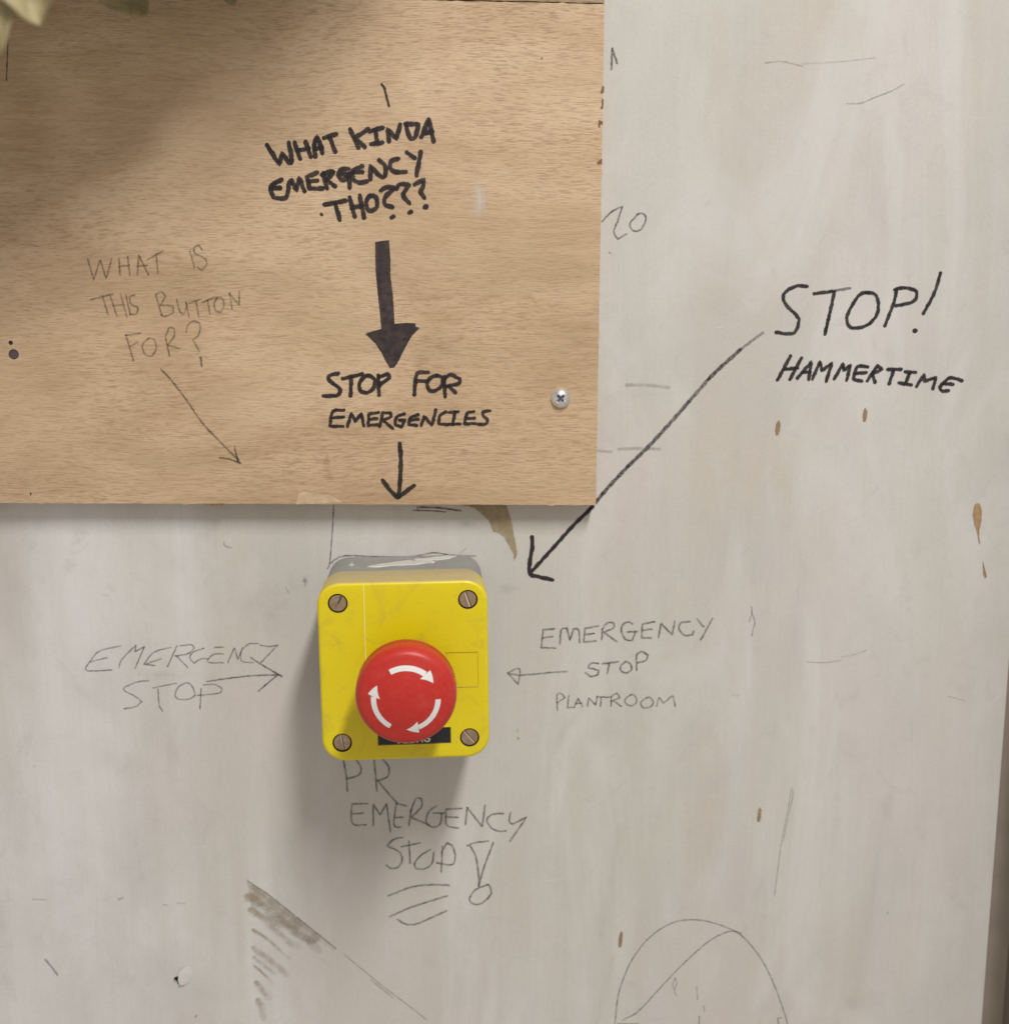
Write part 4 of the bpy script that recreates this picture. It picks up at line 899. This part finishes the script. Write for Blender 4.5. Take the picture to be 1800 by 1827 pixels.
def arrow(a0):
    """curved arrow printed on the dome, clockwise from a0"""
    b = bmesh.new()
    def P(r, ang): return b.verts.new((KX + r * math.cos(R(ang)), dome_y(r) - .00006, KZ + r * math.sin(R(ang))))
    rc, hw = .01255, .00105
    N, Mr = 22, 4
    rows = []
    for i in range(N + 1):
        ang = a0 - 66 * i / N
        rows.append([P(rc + hw * (2 * k / Mr - 1), ang) for k in range(Mr + 1)])
    for p, q in zip(rows, rows[1:]):
        for k in range(Mr): b.faces.new((p[k], p[k + 1], q[k + 1], q[k]))
    rows = []
    for i in range(9):
        t = i / 8; ang = a0 - 66 - 22 * t
        w = .0024 * (1 - t) + .00004
        rows.append([P(rc - .0001 + w * (2 * k / Mr - 1), ang - 3 * (2 * k / Mr - 1) * (1 - t)) for k in range(Mr + 1)])
    for p, q in zip(rows, rows[1:]):
        for k in range(Mr): b.faces.new((p[k], p[k + 1], q[k + 1], q[k]))
    bmesh.ops.recalc_face_normals(b, faces=b.faces[:])
    return b
for a0, lb in ((118, 'white curved arrow at the top of the knob'), (-2, 'white curved arrow at the lower right of the knob'), (-120, 'white curved arrow at the left of the knob')):
    mobj('rotation_arrow', arrow(a0), WHT, knob, label=lb)

# dried paint smear on the top of the grey base
def smear():
    b = bmesh.new()
    zt = (BH - .0012) / 2
    segs = [[(-29, 21), (-26, 22.5), (-21, 21), (-14, 19.5), (-8, 19.5), (-3, 16.5), (2, 15), (0, 12), (-6, 12.5), (-10, 10), (-17, 12.5), (-23, 16)],
            [(-8, 10), (-2, 11), (4, 9.5), (8, 7), (10, 3), (7, 2), (2, 4), (-3, 6.5), (-9, 7.5)],
            [(-37, 17), (-36, 19), (-35.2, 17), (-36, 12)]]
    for sg in segs:
        pts = []
        for i, a in enumerate(sg):
            c = sg[(i + 1) % len(sg)]
            for j in range(4):
                p = pt_on(a, c, j / 4); pts.append((p[0] + random.gauss(0, .25), p[1] + random.gauss(0, .25)))
        lo_ = [b.verts.new((x * MM - BX, -d * MM, zt - .0001)) for x, d in pts]
        cx = sum(p[0] for p in pts) / len(pts); cy = sum(p[1] for p in pts) / len(pts)
        hi_ = [b.verts.new(((x + (cx - x) * .08) * MM - BX, -(d + (cy - d) * .12) * MM, zt + .00035 + random.random() * .0002)) for x, d in pts]
        n = len(pts)
        for i in range(n): b.faces.new((lo_[i], lo_[(i + 1) % n], hi_[(i + 1) % n], hi_[i]))
        es = [b.edges.get((hi_[i], hi_[(i + 1) % n])) for i in range(n)]
        bmesh.ops.triangle_fill(b, use_beauty=True, edges=es)
    bmesh.ops.recalc_face_normals(b, faces=b.faces[:])
    return b
mobj('paint_smear', smear(), SMEARW, base, label='dried white paint smear on the top face')
mobj('cable_knockout', cyl_bm(0, 0, .0001, -.0002, -.0001, 6), GRY, base) if False else None

est.location = (BX, 0, BZ)
est.rotation_euler = (0, ROLL, 0)

# ------------------------------------------------------------------ hanging withered plant, out of focus at the top left
plant = bpy.data.objects.new('withered_plant', None)
link(plant, label='withered pale olive plant hanging in front of the board at the top left corner', cat='plant')
plant.location = (-.12, -.08, .24)
def leaf(name, spine, wid, curl, label=None, th=.0006, jag=.12):
    """blade from spine points (x, y, z, half width); curls across and has a ragged outline"""
    NS, NW = 26, 8
    rnd = random.Random(hash(spine[0]) & 1023 if False else int(abs(spine[0][0] * 1e5)) + int(abs(spine[-1][2] * 1e5)))
    def at(t):
        f = t * (len(spine) - 1); i = min(int(f), len(spine) - 2); u = f - i
        p0 = spine[max(i - 1, 0)]; p1 = spine[i]; p2 = spine[i + 1]; p3 = spine[min(i + 2, len(spine) - 1)]
        return [0.5 * (2 * p1[k] + (p2[k] - p0[k]) * u + (2 * p0[k] - 5 * p1[k] + 4 * p2[k] - p3[k]) * u * u + (3 * p1[k] - p0[k] - 3 * p2[k] + p3[k]) * u ** 3) for k in range(4)]
    b = bmesh.new(); rows = []
    ph = rnd.uniform(0, 6)
    for i in range(NS + 1):
        t = i / NS; x, y, z, w = at(t)
        x2, y2, z2, _ = at(min(1, t + .01)); x1, y1, z1, _ = at(max(0, t - .01))
        tx, tz = x2 - x1, z2 - z1; L_ = math.hypot(tx, tz) or 1; nx, nz = -tz / L_, tx / L_
        row = []
        for k in range(NW + 1):
            s = 2 * k / NW - 1
            ww = w * wid * (1 + jag * math.sin(9 * t * math.pi + ph + s) * abs(s) + rnd.uniform(-jag, jag) * .5 * abs(s))
            yy = y - curl * w * (s * s) + .12 * w * math.sin(7 * t + 3 * s + ph)
            row.append(b.verts.new((x + nx * ww * s, yy, z + nz * ww * s)))
        rows.append(row)
    for p, q in zip(rows, rows[1:]):
        for k in range(NW): b.faces.new((p[k], p[k + 1], q[k + 1], q[k]))
    bmesh.ops.translate(b, verts=b.verts, vec=-plant.location)
    o = mobj(name, b, LEAF, plant, smooth=60, label=label)
    m = o.modifiers.new('thickness', 'SOLIDIFY'); m.thickness = th
    return o
leaf('stem', [(-0.1148, -0.20, 0.1319, 0.0040), (-0.1056, -0.20, 0.0981, 0.0030), (-0.1080, -0.20, 0.0764, 0.0024), (-0.1097, -0.20, 0.0689, 0.0018), (-0.1113, -0.20, 0.0619, 0.0006)], 1, .5, 'pale stalk hanging down at the far left', .0012, .05)
leaf('leaf', [(-0.1203, -0.20, 0.1318, 0.0060), (-0.1046, -0.20, 0.1008, 0.0090), (-0.1026, -0.20, 0.0847, 0.0085), (-0.1020, -0.20, 0.0765, 0.0070), (-0.1002, -0.20, 0.0702, 0.0010)], 1, .55, 'blurred curled leaf next to the stalk')
leaf('leaf', [(-0.1285, -0.030, 0.2153, 0.0080), (-0.1233, -0.030, 0.1605, 0.0180), (-0.1182, -0.030, 0.1303, 0.0170), (-0.1161, -0.030, 0.1175, 0.0105), (-0.1099, -0.030, 0.1107, 0.0010)], 1, .25, 'broad drooping leaf with pointed tip')
leaf('leaf', [(-0.0988, -0.022, 0.2195, 0.0050), (-0.0863, -0.022, 0.1638, 0.0060), (-0.0815, -0.022, 0.1329, 0.0060), (-0.0793, -0.022, 0.1224, 0.0050), (-0.0782, -0.022, 0.1161, 0.0010)], 1, .2, 'small leaf tip furthest to the right')
leaf('leaf', [(0.034, -.115, 0.280, .020), (-0.026, -.120, 0.252, .044), (-0.081, -.120, 0.215, .046), (-0.136, -.120, 0.178, .045), (-0.211, -.12, 0.130, .040)], 1, .15, 'long broad leaf out of view, added to shade the board', .0008, .05)  # unseen broad leaves from here on, added to cast the diagonal board shadow
leaf('leaf', [(0.004, -.110, 0.325, .020), (-0.061, -.110, 0.292, .046), (-0.116, -.110, 0.255, .048), (-0.176, -.110, 0.215, .048), (-0.256, -.11, 0.165, .040)], 1, .15, 'second long broad leaf out of view, added to shade the board', .0008, .05)
leaf('leaf', [(-0.046, -.090, 0.350, .020), (-0.101, -.090, 0.315, .044), (-0.156, -.090, 0.280, .046), (-0.206, -.090, 0.245, .044), (-0.276, -.09, 0.195, .030)], 1, .15, 'uppermost long broad leaf out of view, added to shade the board', .0008, .05)
